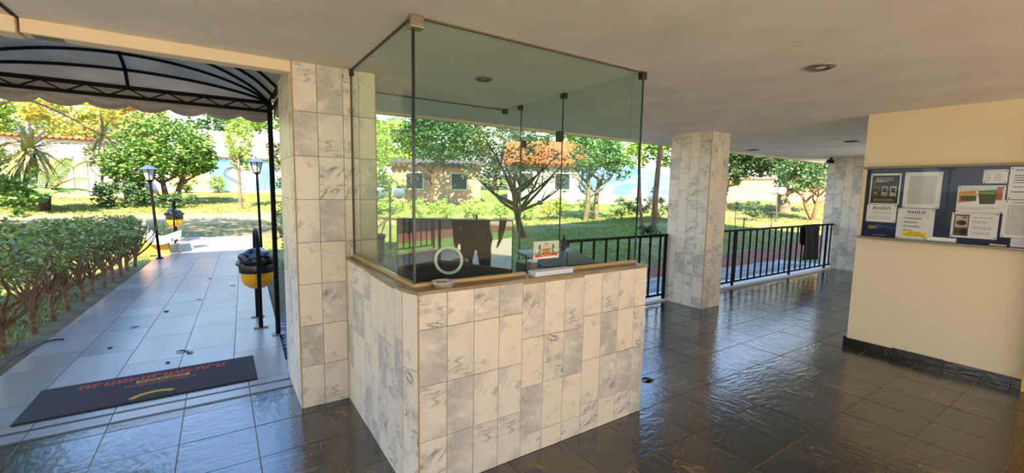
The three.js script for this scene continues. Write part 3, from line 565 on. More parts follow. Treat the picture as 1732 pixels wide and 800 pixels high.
// ------------------------------------------------------------------ canopy over the walkway
{
  const t = thing('entrance_canopy', 'grey vaulted fabric canopy on black steel frame over the walkway', 'canopy', [0, 0, 0]);
  const xl = -1.74, xr = 0.47, y0 = 2.45, ze = -5.25, xc = (xl + xr) / 2;
  const g = (u) => Math.pow(Math.max(0, 1 - (2 * u - 1) ** 2), 0.8);
  // arches: base z at both ends, apex height and apex z
  const arcs = [[ze, 0.0, ze], [ze, 0.13, -5.15], [ze, 0.21, -4.9], [ze, 0.27, -4.62], [-4.85, 0.30, -4.4], [-4.45, 0.33, -4.2], [-3.9, 0.35, -3.85], [-3.48, 0.35, -3.48]];
  const at = (k, u) => { const i = Math.min(arcs.length - 2, Math.floor(k)), f = k - i, a = arcs[i], b = arcs[i + 1], zb = lerp(a[0], b[0], f), r = lerp(a[1], b[1], f), za = lerp(a[2], b[2], f), q = g(u); return V(lerp(xl, xr, u), y0 + r * q, zb + (za - zb) * q); };
  const fabric = std('#9c9892', 0.85, { side: THREE.DoubleSide, map: tex(256, 256, (u, v) => { const k = fbm(u * 5, v * 5, 40, 4) * 0.25; return [0.9 + k, 0.9 + k, 0.9 + k]; }) });
  const trans = phys('#aaa59c', 0.95, { side: THREE.DoubleSide, transmission: 0.14, thickness: 0, map: fabric.map });
  mesh('fabric', grid(28, 42, (u, v) => { const p = at(v * (arcs.length - 1), u); return [p.x, p.y + 0.022 * Math.min(1, v * 8), p.z - 0.01]; }), trans, t);
  arcs.slice(1).forEach((a, i) => mesh('arch_rib', tube([...Array(15).keys()].map((k) => at(i + 1, k / 14)), 0.013, 8, 40), blackMetal, t));
  mesh('centre_rib', tube([0, 1, 2, 3].map((k) => at(k, 0.5)), 0.013, 8, 16), blackMetal, t);
  mesh('top_chord', bb(xl, xr, y0 - 0.02, y0 + 0.012, ze - 0.015, ze + 0.015), blackMetal, t);
  mesh('bottom_chord', bb(xl, xr, y0 - 0.1, y0 - 0.072, ze - 0.014, ze + 0.014), blackMetal, t);
  const n = 16, w = (xr - xl) / n;
  for (let i = 0; i < n; i++) mesh('lattice_bar', tube([[xl + i * w, y0 - (i % 2 ? 0.085 : 0.01), ze], [xl + (i + 1) * w, y0 - (i % 2 ? 0.01 : 0.085), ze]], 0.006, 6), blackMetal, t);
  for (const x of [xl, xr]) {
    mesh('side_rail', tube([[x, y0, ze], [x, y0 + 0.005, -3.48]], 0.022, 8), blackMetal, t);
    mesh('side_rail', tube([[x, y0 - 0.09, ze], [x, y0 - 0.085, -3.48]], 0.014, 8), blackMetal, t);
    mesh('post', tube([[x, 0.0, ze], [x, y0, ze]], 0.024, 12), blackMetal, t);
    mesh('foot_plate', bb(x - 0.06, x + 0.06, 0, 0.01, ze - 0.06, ze + 0.06), greyMetal, t);
  }
  // scalloped valances
  const sc = (s) => 0.105 + 0.055 * Math.pow(Math.abs(Math.sin(s * Math.PI / 0.245)), 0.6);
  mesh('valance', grid(96, 3, (u, v) => [lerp(xl - 0.03, xr + 0.03, u), y0 + 0.01 - v * (0.055 + sc(u * 1.97)), ze - 0.03 - 0.01 * Math.sin(u * 40) * v]), fabric, t);
  mesh('valance', grid(60, 3, (u, v) => [xr + 0.035 + 0.008 * Math.sin(u * 30) * v, y0 + 0.02 - v * (0.05 + sc(u * 1.7)), lerp(ze, -3.6, u)]), fabric, t);
  mesh('valance', grid(60, 3, (u, v) => [xl - 0.035, y0 + 0.02 - v * (0.05 + sc(u * 1.7)), lerp(ze, -3.6, u)]), fabric, t);
}

// ------------------------------------------------------------------ garden ground
{
  const X0 = -45, X1 = 60, Z0 = -62, Z1 = -3.7;
  const dirt = [0.50, 0.40, 0.30], pale = [0.58, 0.50, 0.39], green = [0.38, 0.42, 0.20], green2 = [0.48, 0.49, 0.25], mulch = [0.34, 0.27, 0.20], red = [0.47, 0.22, 0.14];
  const band = (v, a, b, s = 0.4) => sstep(a - s, a, v) * sstep(b + s, b, v);
  const map = tex(2048, 1152, (u, v) => {
    const x = lerp(X0, X1, u), z = lerp(Z1, Z0, v), r = Math.hypot(x, z), n = fbm(x * 0.35, z * 0.35, 3, 4), f = fbm(x * 2.5, z * 2.5, 6, 3);
    let c = mix(green, green2, clamp(0.5 + n * 1.6 + f));
    c = mix(c, dirt, sstep(0.12, 0.42, fbm(x * 0.5, z * 0.5, 12, 4) + f * 0.4) * 0.7);
    const L = x < 3 ? 1 : 0, w = n * 1.2;
    if (x < 3.5) {
      c = mix(c, mulch, band(z, -18.2 + w, -14.6, 0.5) * 0.6 * (0.7 + f));
      c = mix(c, pale, band(z, -21 + w, -18.6 + w, 0.4) * 0.75);
      if (x < -1) c = mix(c, mulch, band(x, -2.3, -1.2, 0.3) * sstep(-12, -10, z) * (0.75 + f * 1.2));
      if (x < -2) c = mix(c, pale, band(z + x * 0.1, -16.2 + w * 0.4, -15.1, 0.3) * 0.7);
      if (x > 0.3) c = mix(c, mulch, sstep(-12, -9, z) * 0.8);
    } else {
      c = mix(c, red, band(z, -6.35 + w * 0.3, -5.2, 0.12) * sstep(3, 4, x) * clamp(0.9 + f * 1.5));
      c = mix(c, mulch, band(z, -8.2 + w, -6.3, 0.6) * (0.35 + f) * 0.8);
      const d = z + 17.4 + (x - 6.7) * -0.52;
      c = mix(c, pale, band(d, 0.0, 1.6 + w * 0.5, 0.4) * (x < 12 ? 0.7 : 0));
    }
    const k = fbm(x * 9, z * 9, 9, 2) * 0.16;
    return c.map((q) => q + k);
  }, true, false);
  const nx = 150, nz = 110;
  const g = grid(nx, nz, (u, v) => {
    const x = lerp(X0, X1, u), z = lerp(Z1, Z0, v * v * 0.6 + v * 0.4), n = 0.025 * fbm(x * 0.8, z * 0.8, 2, 3);
    return [x, terrain(x, z) - 0.035 + (Math.hypot(x, z) > 13 ? n : -0.01), z];
  });
  uvBy(g, (x, y, z) => [(x - X0) / (X1 - X0), (z - Z1) / (Z0 - Z1)]);
  struct('garden_ground', g, std('#ffffff', 1, { map }), 'garden lawn and earth paths in front of the building', 'ground');
  // rear side: grass strip, red earth, paving
  struct('rear_ground', [bb(-5.5, 40, -0.25, -0.03, 4.5, 45)], std('#e2d4b6', 1), 'pale concrete yard behind the building', 'ground');
  struct('grass_strip', bb(-7.0, -5.55, -0.1, -0.015, -3.0, 12), std('#6f9a30', 1), 'mown grass strip beyond the end railing', 'grass');
  struct('earth_bed', bb(-9.4, -7.0, -0.1, -0.012, -3.0, 12), std('#8c4a36', 1), 'red earth bed beyond the end railing', 'soil');
  tag(mesh('side_ground', bb(-45, -5.5, -0.3, -0.03, -3.7, 45), std('#cdb88c', 1)), 'pale earth beside the building', 'ground', undefined, 'structure');
}
// paved path right of the building edge
{
  const p = struct('paved_path', bb(2.6, 15, -0.08, -0.03, -5.35, -4.42), std('#6d6860', 0.95), 'grey paver path along the building edge', 'path');
  const mats = ['#8d8a86', '#7b7875', '#9a958e'].map((c) => std(c, 0.85)), g = rbox(0.29, 0.03, 0.145, 0.005, 0, 0, 0, 1);
  for (let i = 0; i < 42; i++) for (let j = 0; j < 6; j++) mesh('paver', g, pick(mats), p, [2.8 + i * 0.297 + (j % 2) * 0.148, -0.022 + rr(-0.002, 0.002), -4.5 - j * 0.152]);
  const q = struct('cobble_strip', bb(0.47, 0.95, -0.08, -0.03, -6.2, -4.15), std('#5d5a58', 0.95), 'bluish cobbles between walkway and marble pillar', 'cobbles');
  const cm = ['#59606e', '#6b7080', '#4a505c'].map((c) => std(c, 0.5)), cg = new THREE.SphereGeometry(0.055, 10, 7).scale(1, 0.5, 1);
  for (let i = 0; i < 4; i++) for (let j = 0; j < 13; j++) mesh('cobble', cg, pick(cm), q, [0.54 + i * 0.11 + rr(-0.01, 0.01), -0.02, -4.25 - j * 0.115 + rr(-0.01, 0.01)], [0, rr(0, 3), 0]);
}

// ------------------------------------------------------------------ plants
const leafGeo = (() => { const g = new THREE.BufferGeometry(); g.setAttribute('position', new THREE.Float32BufferAttribute([0, 0, 0, 0.3, 0.06, 0.42, 0, 0, 1, -0.3, 0.06, 0.42, 0, -0.05, 0.45], 3)); g.setIndex([0, 1, 4, 1, 2, 4, 0, 4, 3, 4, 2, 3]); g.computeVertexNormals(); g.setAttribute('uv', new THREE.Float32BufferAttribute([0, 0, 1, 0.5, 0.5, 1, 0, 0.5, 0.5, 0.5], 2)); return g; })();
const leafMat = phys('#ffffff', 0.65, { side: THREE.DoubleSide, transmission: 0.25, thickness: 0 });
const barkMat = std('#6f5a44', 0.95, { map: tex(64, 256, (u, v) => { const k = fbm(u * 10, v * 6, 5, 4) * 0.5; return [0.85 + k, 0.83 + k, 0.8 + k]; }), bumpMap: plasterBump, bumpScale: 0.01 });
const barkGrey = std('#8f826f', 0.95, { map: barkMat.map, bumpMap: plasterBump, bumpScale: 0.01 });
const barkRed = std('#94775c', 0.95, { map: barkMat.map });
const barkDark = std('#4a4038', 0.95, { map: barkMat.map });
const PAL = {
  mid: ['#4f7a2a', '#5f8c34', '#6f9c3c', '#48702a', '#84ab4c'], dark: ['#2f5228', '#3a6030', '#456f38', '#557f3f'], lime: ['#9abf4a', '#aecb5c', '#86ad3e', '#c0d470', '#78a038'],
  yellow: ['#c9c258', '#b5b848', '#d4c96a', '#8fae48'], orange: ['#d9853c', '#e0a04a', '#c9662e', '#d9b45a'], hedge: ['#7f9c4a', '#93b056', '#b0b968', '#607a3a', '#88a84e', '#c2c67c', '#8d8a58', '#93815f'], olive: ['#5d6b3c', '#6c7a48', '#7f8a58', '#4f5c34'], teal: ['#4f8046', '#649252', '#437240', '#84a868'], red: ['#b8472e', '#c9663a', '#d98a4a', '#a33a2a'],
};
function foliage(parent, blobs, size, pal) {        // blobs: [cx, cy, cz, rx, ry, rz, count, fill]
  let n = 0; for (const b of blobs) n += b[6];
  const im = new THREE.InstancedMesh(leafGeo, leafMat, n); im.name = 'foliage'; im.castShadow = im.receiveShadow = true;
  const o = new THREE.Object3D(), c = new THREE.Color(), cs = PAL[pal].map((q) => new THREE.Color(q)); let k = 0;
  for (const [cx, cy, cz, rx, ry, rz, cnt, inner = 0.55] of blobs) {
    // leaf clusters
    const cl = [...Array(Math.max(5, Math.round(cnt / 28)))].map(() => { const a = rnd() * 6.283, b = Math.acos(rr(-1, 1)), r = Math.pow(lerp(inner ** 3, 1, rnd()), 1 / 3); return V(Math.sin(b) * Math.cos(a) * r, Math.cos(b) * r, Math.sin(b) * Math.sin(a) * r); });
    for (let i = 0; i < cnt; i++) {
      const q = cl[i % cl.length], s = 0.16;
      o.position.set(cx + (q.x + rr(-s, s)) * rx, cy + (q.y + rr(-s, s)) * ry, cz + (q.z + rr(-s, s)) * rz);
      o.rotation.set(rr(-1.2, 0.9), rr(0, 6.283), rr(-0.8, 0.8)); o.scale.setScalar(size * rr(0.6, 1.3)); o.updateMatrix(); im.setMatrixAt(k, o.matrix);
      c.copy(pick(cs)).multiplyScalar(rr(0.8, 1.15)); im.setColorAt(k++, c);
    }
  }
  parent.add(im); return tag(im, undefined, undefined, undefined, 'stuff');
}
function branchy(base, top, n, r, spread, bends = 0.1) {        // trunk with n limbs fanning out; local coordinates
  const gs = [taperTube([base, [lerp(base[0], top[0], 0.5) + rr(-bends, bends), lerp(base[1], top[1], 0.5), lerp(base[2], top[2], 0.5) + rr(-bends, bends)], top], [r, r * 0.75, r * 0.6], 8)];
  for (let i = 0; i < n; i++) {
    const a = (i / n) * 6.283 + rr(-0.4, 0.4), q = spread * rr(0.6, 1), h = spread * rr(0.5, 1.1), s = rr(0.5, 1), st = [lerp(base[0], top[0], s), lerp(base[1], top[1], s), lerp(base[2], top[2], s)];
    const md = [st[0] + Math.cos(a) * q * 0.5 + rr(-0.1, 0.1) * spread, st[1] + h * rr(0.3, 0.5), st[2] + Math.sin(a) * q * 0.5 + rr(-0.1, 0.1) * spread], en = [st[0] + Math.cos(a + 0.2) * q, st[1] + h, st[2] + Math.sin(a + 0.2) * q];
    gs.push(taperTube([st, md, en], [r * 0.5, r * 0.28, r * 0.06], 6, 3));
    for (let k = 0; k < 2; k++) gs.push(taperTube([md, [md[0] + rr(-0.3, 0.3) * spread, md[1] + rr(0.15, 0.35) * spread, md[2] + rr(-0.3, 0.3) * spread]], [r * 0.2, r * 0.05], 5, 3));
  }
  return gs;
}
function tree(name, label, [x, z], trunkTops, r, blobs, leaf, pal, bark = barkMat, group, cat = 'tree', limbs = 6, spread = 1) {
  const y = terrain(x, z) - 0.04, t = thing(name, label, cat, [x, y, z], 0, group);
  for (const [bx, tx, ty, tz] of trunkTops) mesh('trunk', branchy([bx, -0.05, 0], [tx, ty, tz], limbs, r, spread), bark, t);
  foliage(t, blobs, leaf, pal);
  return t;
}
// clipped hedge along the walkway
{
  const spots = [[-1.86, -5.5, 0.62], [-1.78, -6.05, 0.6], [-1.74, -6.75, 0.5], [-1.70, -7.25, 0.5], [-1.68, -7.75, 0.48], [-1.65, -8.25, 0.48], [-1.62, -8.75, 0.46], [-1.58, -9.25, 0.44], [-1.55, -9.75, 0.46], [-1.52, -10.25, 0.44], [-1.49, -10.75, 0.42], [-1.45, -11.25, 0.42]];
  for (const [x, z, w] of spots) {
    const t = thing('hedge_shrub', 'trimmed shrub on bare twisted trunk in the hedge along the walkway', 'shrub', [x, -0.04, z], 0, 'hedge shrubs along the walkway');
    const h = lerp(1.24, 1.0, clamp((-z - 6) / 5));
    const gs = [], lean = rr(-0.06, 0.06);
    gs.push(taperTube([[0, -0.03, 0], [rr(-0.03, 0.03), 0.22, rr(-0.03, 0.03)], [lean, 0.45, 0]], [0.034, 0.028, 0.024], 8));
    for (let i = 0; i < 12; i++) { const a = i * 0.9 + rr(-0.3, 0.3), q = rr(0.12, 0.38), s = rr(0.16, 0.45); gs.push(taperTube([[lean * s, s, 0], [lean + Math.cos(a) * q * 0.6, s + 0.2, Math.sin(a) * q * 0.4], [lean + Math.cos(a) * q * 0.8 + rr(-0.06, 0.06), s + 0.36, Math.sin(a) * q * 0.65], [lean + Math.cos(a) * q * 1.1, Math.min(h - 0.06, s + 0.62), Math.sin(a) * q * 0.7]], [0.016, 0.013, 0.009, 0.004], 6, 3)); }
    mesh('trunk', gs, barkRed, t);
    foliage(t, [[-0.12, h - 0.24, 0, w, 0.27, 0.27, 1400, 0.2], [-0.1, h - 0.45, 0, w * 0.85, 0.22, 0.25, 350, 0.2]], 0.05, 'hedge');
  }
  for (const [x, z] of [[1.12, -7.0], [1.2, -7.9], [1.28, -9.0], [1.3, -10.2]]) {
    const t = thing('hedge_shrub', 'trimmed shrub beside the yellow bin at the marble pillar side of the walkway', 'shrub', [x, -0.04, z], 0, 'hedge shrubs beside the near bin');
    mesh('trunk', branchy([0, -0.03, 0], [0.03, 0.5, 0], 6, 0.03, 0.4), barkRed, t);
    foliage(t, [[0, 0.95, 0, 0.42, 0.4, 0.45, 1300, 0.3]], 0.06, 'hedge');
  }
  for (const [x, z] of [[-3.4, -8.4], [-3.0, -9.6], [-2.8, -10.8], [-4.6, -9.5], [-4.2, -11], [-5.5, -11]]) {
    const t = thing('hedge_shrub', 'loose shrub growing behind the walkway hedge', 'shrub', [x, -0.04, z], 0, 'shrubs behind the hedge');
    mesh('trunk', branchy([0, -0.03, 0], [0.03, 0.4, 0], 5, 0.03, 0.4), barkRed, t);
    foliage(t, [[0, 0.6, 0, 0.6, 0.38, 0.6, 900, 0.3]], 0.07, 'hedge');
  }
}
// left garden trees
tree('broad_tree', 'dense bright green tree with leaning trunks in the middle of the lawn', [-2.2, -24.4], [[-0.55, -0.5, 1.5, 0], [0.5, 1.2, 2.0, 0.1], [0.3, 0.1, 1.7, 0]], 0.13, [[0.3, 2.5, 0, 1.75, 1.35, 1.6, 6500], [-0.9, 1.7, 0.2, 0.9, 0.9, 0.9, 1800], [1.4, 2.0, 0, 0.8, 0.7, 0.8, 1200]], 0.16, 'mid', barkMat, undefined, 'tree', 7, 1.2);
tree('ivy_shrub', 'dark ivy mound around the trunks of the dense bright green tree', [-3.2, -23.6], [[0, 0, 0.6, 0]], 0.06, [[0, 0.5, 0, 1.0, 0.65, 0.7, 1800], [1.6, 0.25, 0.2, 0.9, 0.35, 0.6, 900]], 0.13, 'dark', barkDark, undefined, 'shrub', 4, 0.5);
tree('slender_tree', 'slender young tree with narrow pale green crown before the blue mural', [0.78, -22.7], [[0, 0, 2.6, 0]], 0.08, [[0.05, 3.0, 0, 0.55, 0.95, 0.55, 1500], [0.05, 2.1, 0, 0.35, 0.5, 0.35, 350]], 0.12, 'lime', barkGrey, undefined, 'tree', 9, 0.6);
tree('leafy_shrub', 'small bright shrub at the foot of the blue mural wall', [-0.1, -31.2], [[0, 0, 0.3, 0]], 0.04, [[0, 0.5, 0, 0.45, 0.5, 0.4, 500]], 0.14, 'lime', barkMat, 'shrubs at the mural wall', 'shrub', 4, 0.4);
tree('leafy_shrub', 'small dark shrub beside the bright shrub at the mural wall', [-1.5, -31.0], [[0, 0, 0.3, 0]], 0.04, [[0, 0.45, 0, 0.5, 0.45, 0.4, 500]], 0.14, 'mid', barkMat, 'shrubs at the mural wall', 'shrub', 4, 0.4);
tree('leafy_tree', 'loose shrubby tree right of the lantern post by the playground', [3.0, -26.5], [[0, 0.1, 1.6, 0], [0.4, 0.5, 1.5, 0]], 0.06, [[0.2, 2.4, 0, 1.0, 1.0, 0.9, 1300], [0.3, 1.0, 0.2, 0.8, 0.6, 0.6, 500]], 0.16, 'olive', barkMat, undefined, 'tree', 6, 0.9);
tree('garden_tree', 'sparse tree with grey green leaves beside the white house wall', [-4.3, -25.3], [[0, 0.3, 1.8, 0]], 0.07, [[0.5, 2.0, 0, 1.0, 0.8, 0.8, 1100], [0.9, 1.1, 0, 0.8, 0.6, 0.7, 600]], 0.14, 'olive', barkMat, undefined, 'tree', 7, 0.9);
tree('garden_tree', 'leafy tree with drooping branches at the left end of the white house', [-5.2, -17.6], [[0, 0.3, 1.8, 0]], 0.07, [[0.1, 1.5, 0, 0.9, 0.6, 0.8, 1200], [0.35, 0.8, 0.1, 0.8, 0.45, 0.7, 700]], 0.16, 'mid', barkMat, undefined, 'tree', 7, 1.1);
tree('autumn_tree', 'yellow and orange leaved tree rising behind the white house', [-6.0, -32.5], [[0, 0.3, 2.6, 0]], 0.14, [[0, 4.1, 0, 2.4, 1.5, 1.6, 3000]], 0.24, 'yellow', barkMat, undefined, 'tree', 7, 1.5);
tree('autumn_tree', 'orange leaved tree rising behind the white house', [-3.6, -33.5], [[0, 0.3, 2.6, 0]], 0.14, [[0, 4.0, 0, 1.3, 1.2, 1.2, 1500]], 0.22, 'orange', barkMat, undefined, 'tree', 7, 1.2);
tree('lime_tree', 'light green tree behind the mottled roof', [2.6, -42], [[0, 0, 3.5, 0]], 0.2, [[0, 6.2, 0, 4.2, 1.9, 2.4, 3600]], 0.34, 'lime', barkMat, undefined, 'tree', 7, 2);
tree('lime_tree', 'tall light green tree far behind the white house', [-10.5, -36], [[0, 0, 3.0, 0]], 0.2, [[0, 5.0, 0, 4.0, 2.6, 2.4, 4600]], 0.3, 'lime', barkMat, undefined, 'tree', 7, 2);
// cycad
{
  const t = thing('cycad_palm', 'small cycad with dark stubby trunk and feathery fronds on the lawn', 'palm', [-5.17, terrain(-5.17, -22.16) - 0.03, -22.16]);
  mesh('trunk', lathe([[0.0, -0.05], [0.13, -0.03], [0.16, 0.2], [0.17, 0.5], [0.1, 0.62], [0, 0.64]], 14), barkDark, t);
  const fm = [phys('#6d9a44', 0.7, { side: THREE.DoubleSide, transmission: 0.25, thickness: 0 }), phys('#8db85a', 0.7, { side: THREE.DoubleSide, transmission: 0.25, thickness: 0 })];
  const fronds = [0, 1, 2].map((k) => {
    const gs = [], L = 1.9, c = (s) => [s * L * (0.86 - k * 0.06), 0.62 * Math.sin(s * (1.7 + k * 0.35)) * (1 - k * 0.2), 0];
    gs.push(tube([0, 0.35, 0.7, 1].map(c), 0.012, 5, 8));
    for (let i = 2; i < 24; i++) for (const sd of [-1, 1]) { const [x, y] = c(i / 24), l = 0.3 * Math.sin(Math.PI * (0.12 + 0.82 * i / 24)) + 0.04; gs.push(grid(1, 1, (u, v) => [x + v * l * 0.55 + (u - 0.5) * 0.06, y + 0.05 * v - 0.1 * v * v, sd * v * l])); }
    return merge(gs);
  });
  for (let i = 0; i < 26; i++) { const f = mesh('frond', fronds[i % 3], fm[i % 2], t, [0, 0.6, 0], [0, i * 2.4, 0]); f.rotateZ(i % 3 === 0 ? 0.45 : i % 3 === 1 ? 0.1 : -0.2); }
}
// dracaena with bursts of strap leaves
{
  const bx = -4.9, bz = -14.9, t = thing('dracaena', 'leaning dracaena with bursts of long strap leaves beside the lawn', 'tree', [bx, terrain(bx, bz) - 0.03, bz]);
  mesh('stem', [taperTube([[0, 0, 0], [0.2, 1.4, 0.1], [0.55, 2.6, 0.2], [1.2, 3.3, 0.3], [2.0, 3.0, 0.2], [2.55, 2.6, 0.12]], [0.07, 0.05, 0.04, 0.03, 0.025, 0.02], 8), taperTube([[0.3, 1.7, 0.1], [0.8, 2.2, 0.25], [1.25, 2.35, 0.32], [1.37, 2.15, 0.3]], [0.04, 0.035, 0.03, 0.03], 8)], barkGrey, t);
  const lm = ['#7d8a4c', '#94925a', '#b09a72', '#6c7a42'].map((c) => phys(c, 0.6, { side: THREE.DoubleSide, transmission: 0.15, thickness: 0 }));
  const lg = [0.35, 0.15, -0.05].map((dr) => grid(2, 6, (u, v) => [v * 0.8, dr * v - 0.25 * v * v + 0.02 * Math.abs(u - 0.5), (u - 0.5) * 0.07 * Math.sin(Math.PI * (0.08 + v * 0.9))]));
  for (const [x, y, z, n, s] of [[1.37, 2.2, 0.3, 70, 1], [1.24, 1.95, 0.32, 46, 0.95], [2.57, 2.62, 0.12, 46, 0.75], [0.2, 2.2, 0.2, 30, 0.8]]) for (let i = 0; i < n; i++) {
    const m = mesh('strap_leaf', lg[i % 3], lm[i % 4], t, [x, y, z], [0, i * 2.39996, 0]); m.rotateZ(rr(-1.25, 1.25)); m.scale.setScalar(s * rr(0.75, 1.1));
  }
}

// garden seen through the glass
tree('branchy_tree', 'many branched tree with sparse dark leaves outside the booth', [8.25, -11.7], [[0, -0.3, 1.6, -0.2]], 0.12, [[-0.5, 2.8, -0.3, 1.6, 1.1, 1.4, 2600, 0.2], [0.6, 2.4, 0.3, 1.2, 0.9, 1.0, 1100, 0.2], [-0.9, 2.0, -0.5, 0.9, 0.5, 0.8, 500, 0.2]], 0.1, 'olive', barkDark, undefined, 'tree', 15, 1.8);
tree('twin_trunk_tree', 'round crowned tree with two pale trunks on the sunny lawn', [13.3, -13.9], [[-0.25, -0.2, 1.9, 0], [0.4, 0.3, 1.8, 0.2]], 0.13, [[0.1, 2.9, 0.1, 1.15, 0.95, 1.15, 3600], [0.9, 2.3, 0.7, 0.6, 0.5, 0.6, 800]], 0.13, 'teal', barkGrey, undefined, 'tree', 6, 0.9);
tree('willowy_tree', 'feathery yellow green tree behind the two armed globe lamp', [5.6, -19.5], [[0, 0.1, 1.6, 0]], 0.08, [[-0.3, 2.6, 0, 1.2, 1.7, 1.1, 3800], [0, 1.2, 0, 1.2, 0.7, 1.0, 1400]], 0.12, 'lime', barkMat, undefined, 'tree', 8, 1.2);
tree('red_shrub_tree', 'red and orange flowering tree behind the marble pillar and booth', [4.1, -21.5], [[0, 0.1, 1.8, 0]], 0.08, [[0, 3.2, 0, 1.0, 1.0, 0.9, 1700]], 0.13, 'red', barkMat, undefined, 'tree', 6, 0.9);
tree('garden_tree', 'dark green tree above the grey roofed house', [9.0, -21.0], [[0, 0.1, 2.2, 0]], 0.12, [[0.2, 3.6, 0, 2.0, 1.2, 1.5, 4200]], 0.17, 'dark', barkMat, undefined, 'tree', 7, 1.3);
for (const [x, z, s, pal] of [[4.9, -17.9, 1, 'lime'], [5.9, -17.6, 1, 'lime'], [6.9, -17.2, 1, 'lime'], [7.9, -16.8, 1, 'lime'], [8.9, -16.3, 1, 'lime'], [9.9, -15.8, 1, 'lime'], [10.9, -15.4, 0.9, 'lime']])
  tree('hedge_shrub', 'yellow green shrub in the low hedge across the sandy strip', [x, z], [[0, 0, 0.25, 0]], 0.03, [[0, 0.5, 0, 0.62, 0.38, 0.5, 900, 0.3]], 0.09, pal, barkMat, 'low hedge across the sandy strip', 'shrub', 5, 0.3);
for (const [x, z, k] of [[11.9, -14.9, 0], [12.5, -14.8, 1], [14.5, -13.2, 2], [15.2, -12.9, 3], [15.9, -12.4, 4], [13.6, -14.4, 5]])
  tree('low_shrub', ['pale pruned shrub left of the twin trunk tree', 'small pruned shrub at the twin trunk tree', 'bright leafed shrub right of the twin trunk tree', 'dense shrub before the blue wall', 'low green shrub at the end of the blue wall', 'bright fern clump between the two pale trunks'][k], [x, z], [[0, 0, 0.3, 0]], 0.04, [[0, 0.6, 0, 0.55, 0.4, 0.5, 800, 0.3]], 0.09, ['yellow', 'lime', 'mid', 'olive', 'mid', 'lime'][k], barkGrey, 'low shrubs on the sunny lawn', 'shrub', 5, 0.4);
// thin leaning trunks beside the free standing pillar
{
  const t = thing('thin_trunk_tree', 'cluster of thin leaning trunks with dark base bush beside the free standing pillar', 'tree', [12.1, terrain(12.1, -9.7) - 0.04, -9.7]);
  const st = [[[-0.12, 0, -0.2], [-0.25, 1.2, -0.3], [-0.3, 3.8, -0.45]], [[0.05, 0, 0.05], [0.1, 1.3, 0.0], [0.2, 3.9, 0.1]], [[0.1, 0, 0.1], [0.06, 1.4, 0.14], [0.12, 3.9, 0.2]]];
  for (const s of st) mesh('trunk', taperTube(s, [0.06, 0.05, 0.04], 8), barkRed, t);
  foliage(t, [[0, 0.25, 0, 0.35, 0.3, 0.35, 500, 0.2]], 0.1, 'dark');
  const f = foliage(t, [[0.6, 3.9, 0, 1.4, 0.5, 1.2, 900]], 0.14, 'lime'); f.name = 'crown';
}
// right garden
tree('broad_tree', 'large dark crowned tree with thick grey trunk on the lawn', [23.2, -10.6], [[0, 0, 1.9, 0]], 0.34, [[-0.1, 3.0, -0.1, 2.4, 1.25, 2.3, 6500], [0.5, 1.9, 0.9, 1.0, 0.6, 1.0, 1100], [-1.6, 2.4, -1.4, 1.2, 0.8, 1.2, 1500]], 0.18, 'dark', barkGrey, undefined, 'tree', 7, 1.5);
tree('garden_tree', 'mid green tree with drooping teal leaves left of the thick trunk', [21.5, -12.6], [[0, 0.1, 1.5, 0]], 0.09, [[0, 2.2, 0, 1.0, 0.9, 1.0, 1800], [0.2, 3.3, 0, 1.5, 0.7, 1.4, 1400]], 0.15, 'teal', barkMat, undefined, 'tree', 7, 0.9);
tree('garden_tree', 'dense green tree leaning over a forked brown trunk by the far pillar', [20.9, -8.4], [[0.05, -0.3, 1.0, -0.3], [0, 0.15, 1.1, 0.1]], 0.09, [[-0.2, 1.9, -0.5, 1.1, 0.85, 1.0, 2600], [0.2, 2.5, 0.1, 0.7, 0.7, 0.8, 1100]], 0.13, 'teal', barkRed, undefined, 'tree', 6, 0.8);
tree('garden_tree', 'spindly brown leaved tree just right of the free standing pillar', [16.9, -10.4], [[0, 0, 1.3, 0]], 0.05, [[0, 1.7, 0, 0.55, 0.7, 0.55, 700]], 0.11, 'olive', barkDark, undefined, 'tree', 8, 0.6);
tree('low_shrub', 'small green shrub on the lawn below the teal leaved tree', [19.0, -9.9], [[0, 0, 0.3, 0]], 0.03, [[0, 0.55, 0, 0.4, 0.35, 0.4, 500]], 0.1, 'teal', barkMat, undefined, 'shrub', 5, 0.3);
tree('sapling', 'thin sapling tied upright behind the longer railing', [16.2, -9.05], [[0, 0.02, 1.0, 0]], 0.015, [[0, 0.95, 0, 0.16, 0.25, 0.16, 60]], 0.08, 'olive', barkDark, undefined, 'sapling', 4, 0.15);
tree('sapling', 'thin sapling in the middle of the lawn behind the longer railing', [15.6, -7.6], [[0, 0.02, 0.95, 0]], 0.013, [[0, 0.95, 0, 0.14, 0.2, 0.14, 50]], 0.08, 'mid', barkDark, undefined, 'sapling', 4, 0.15);
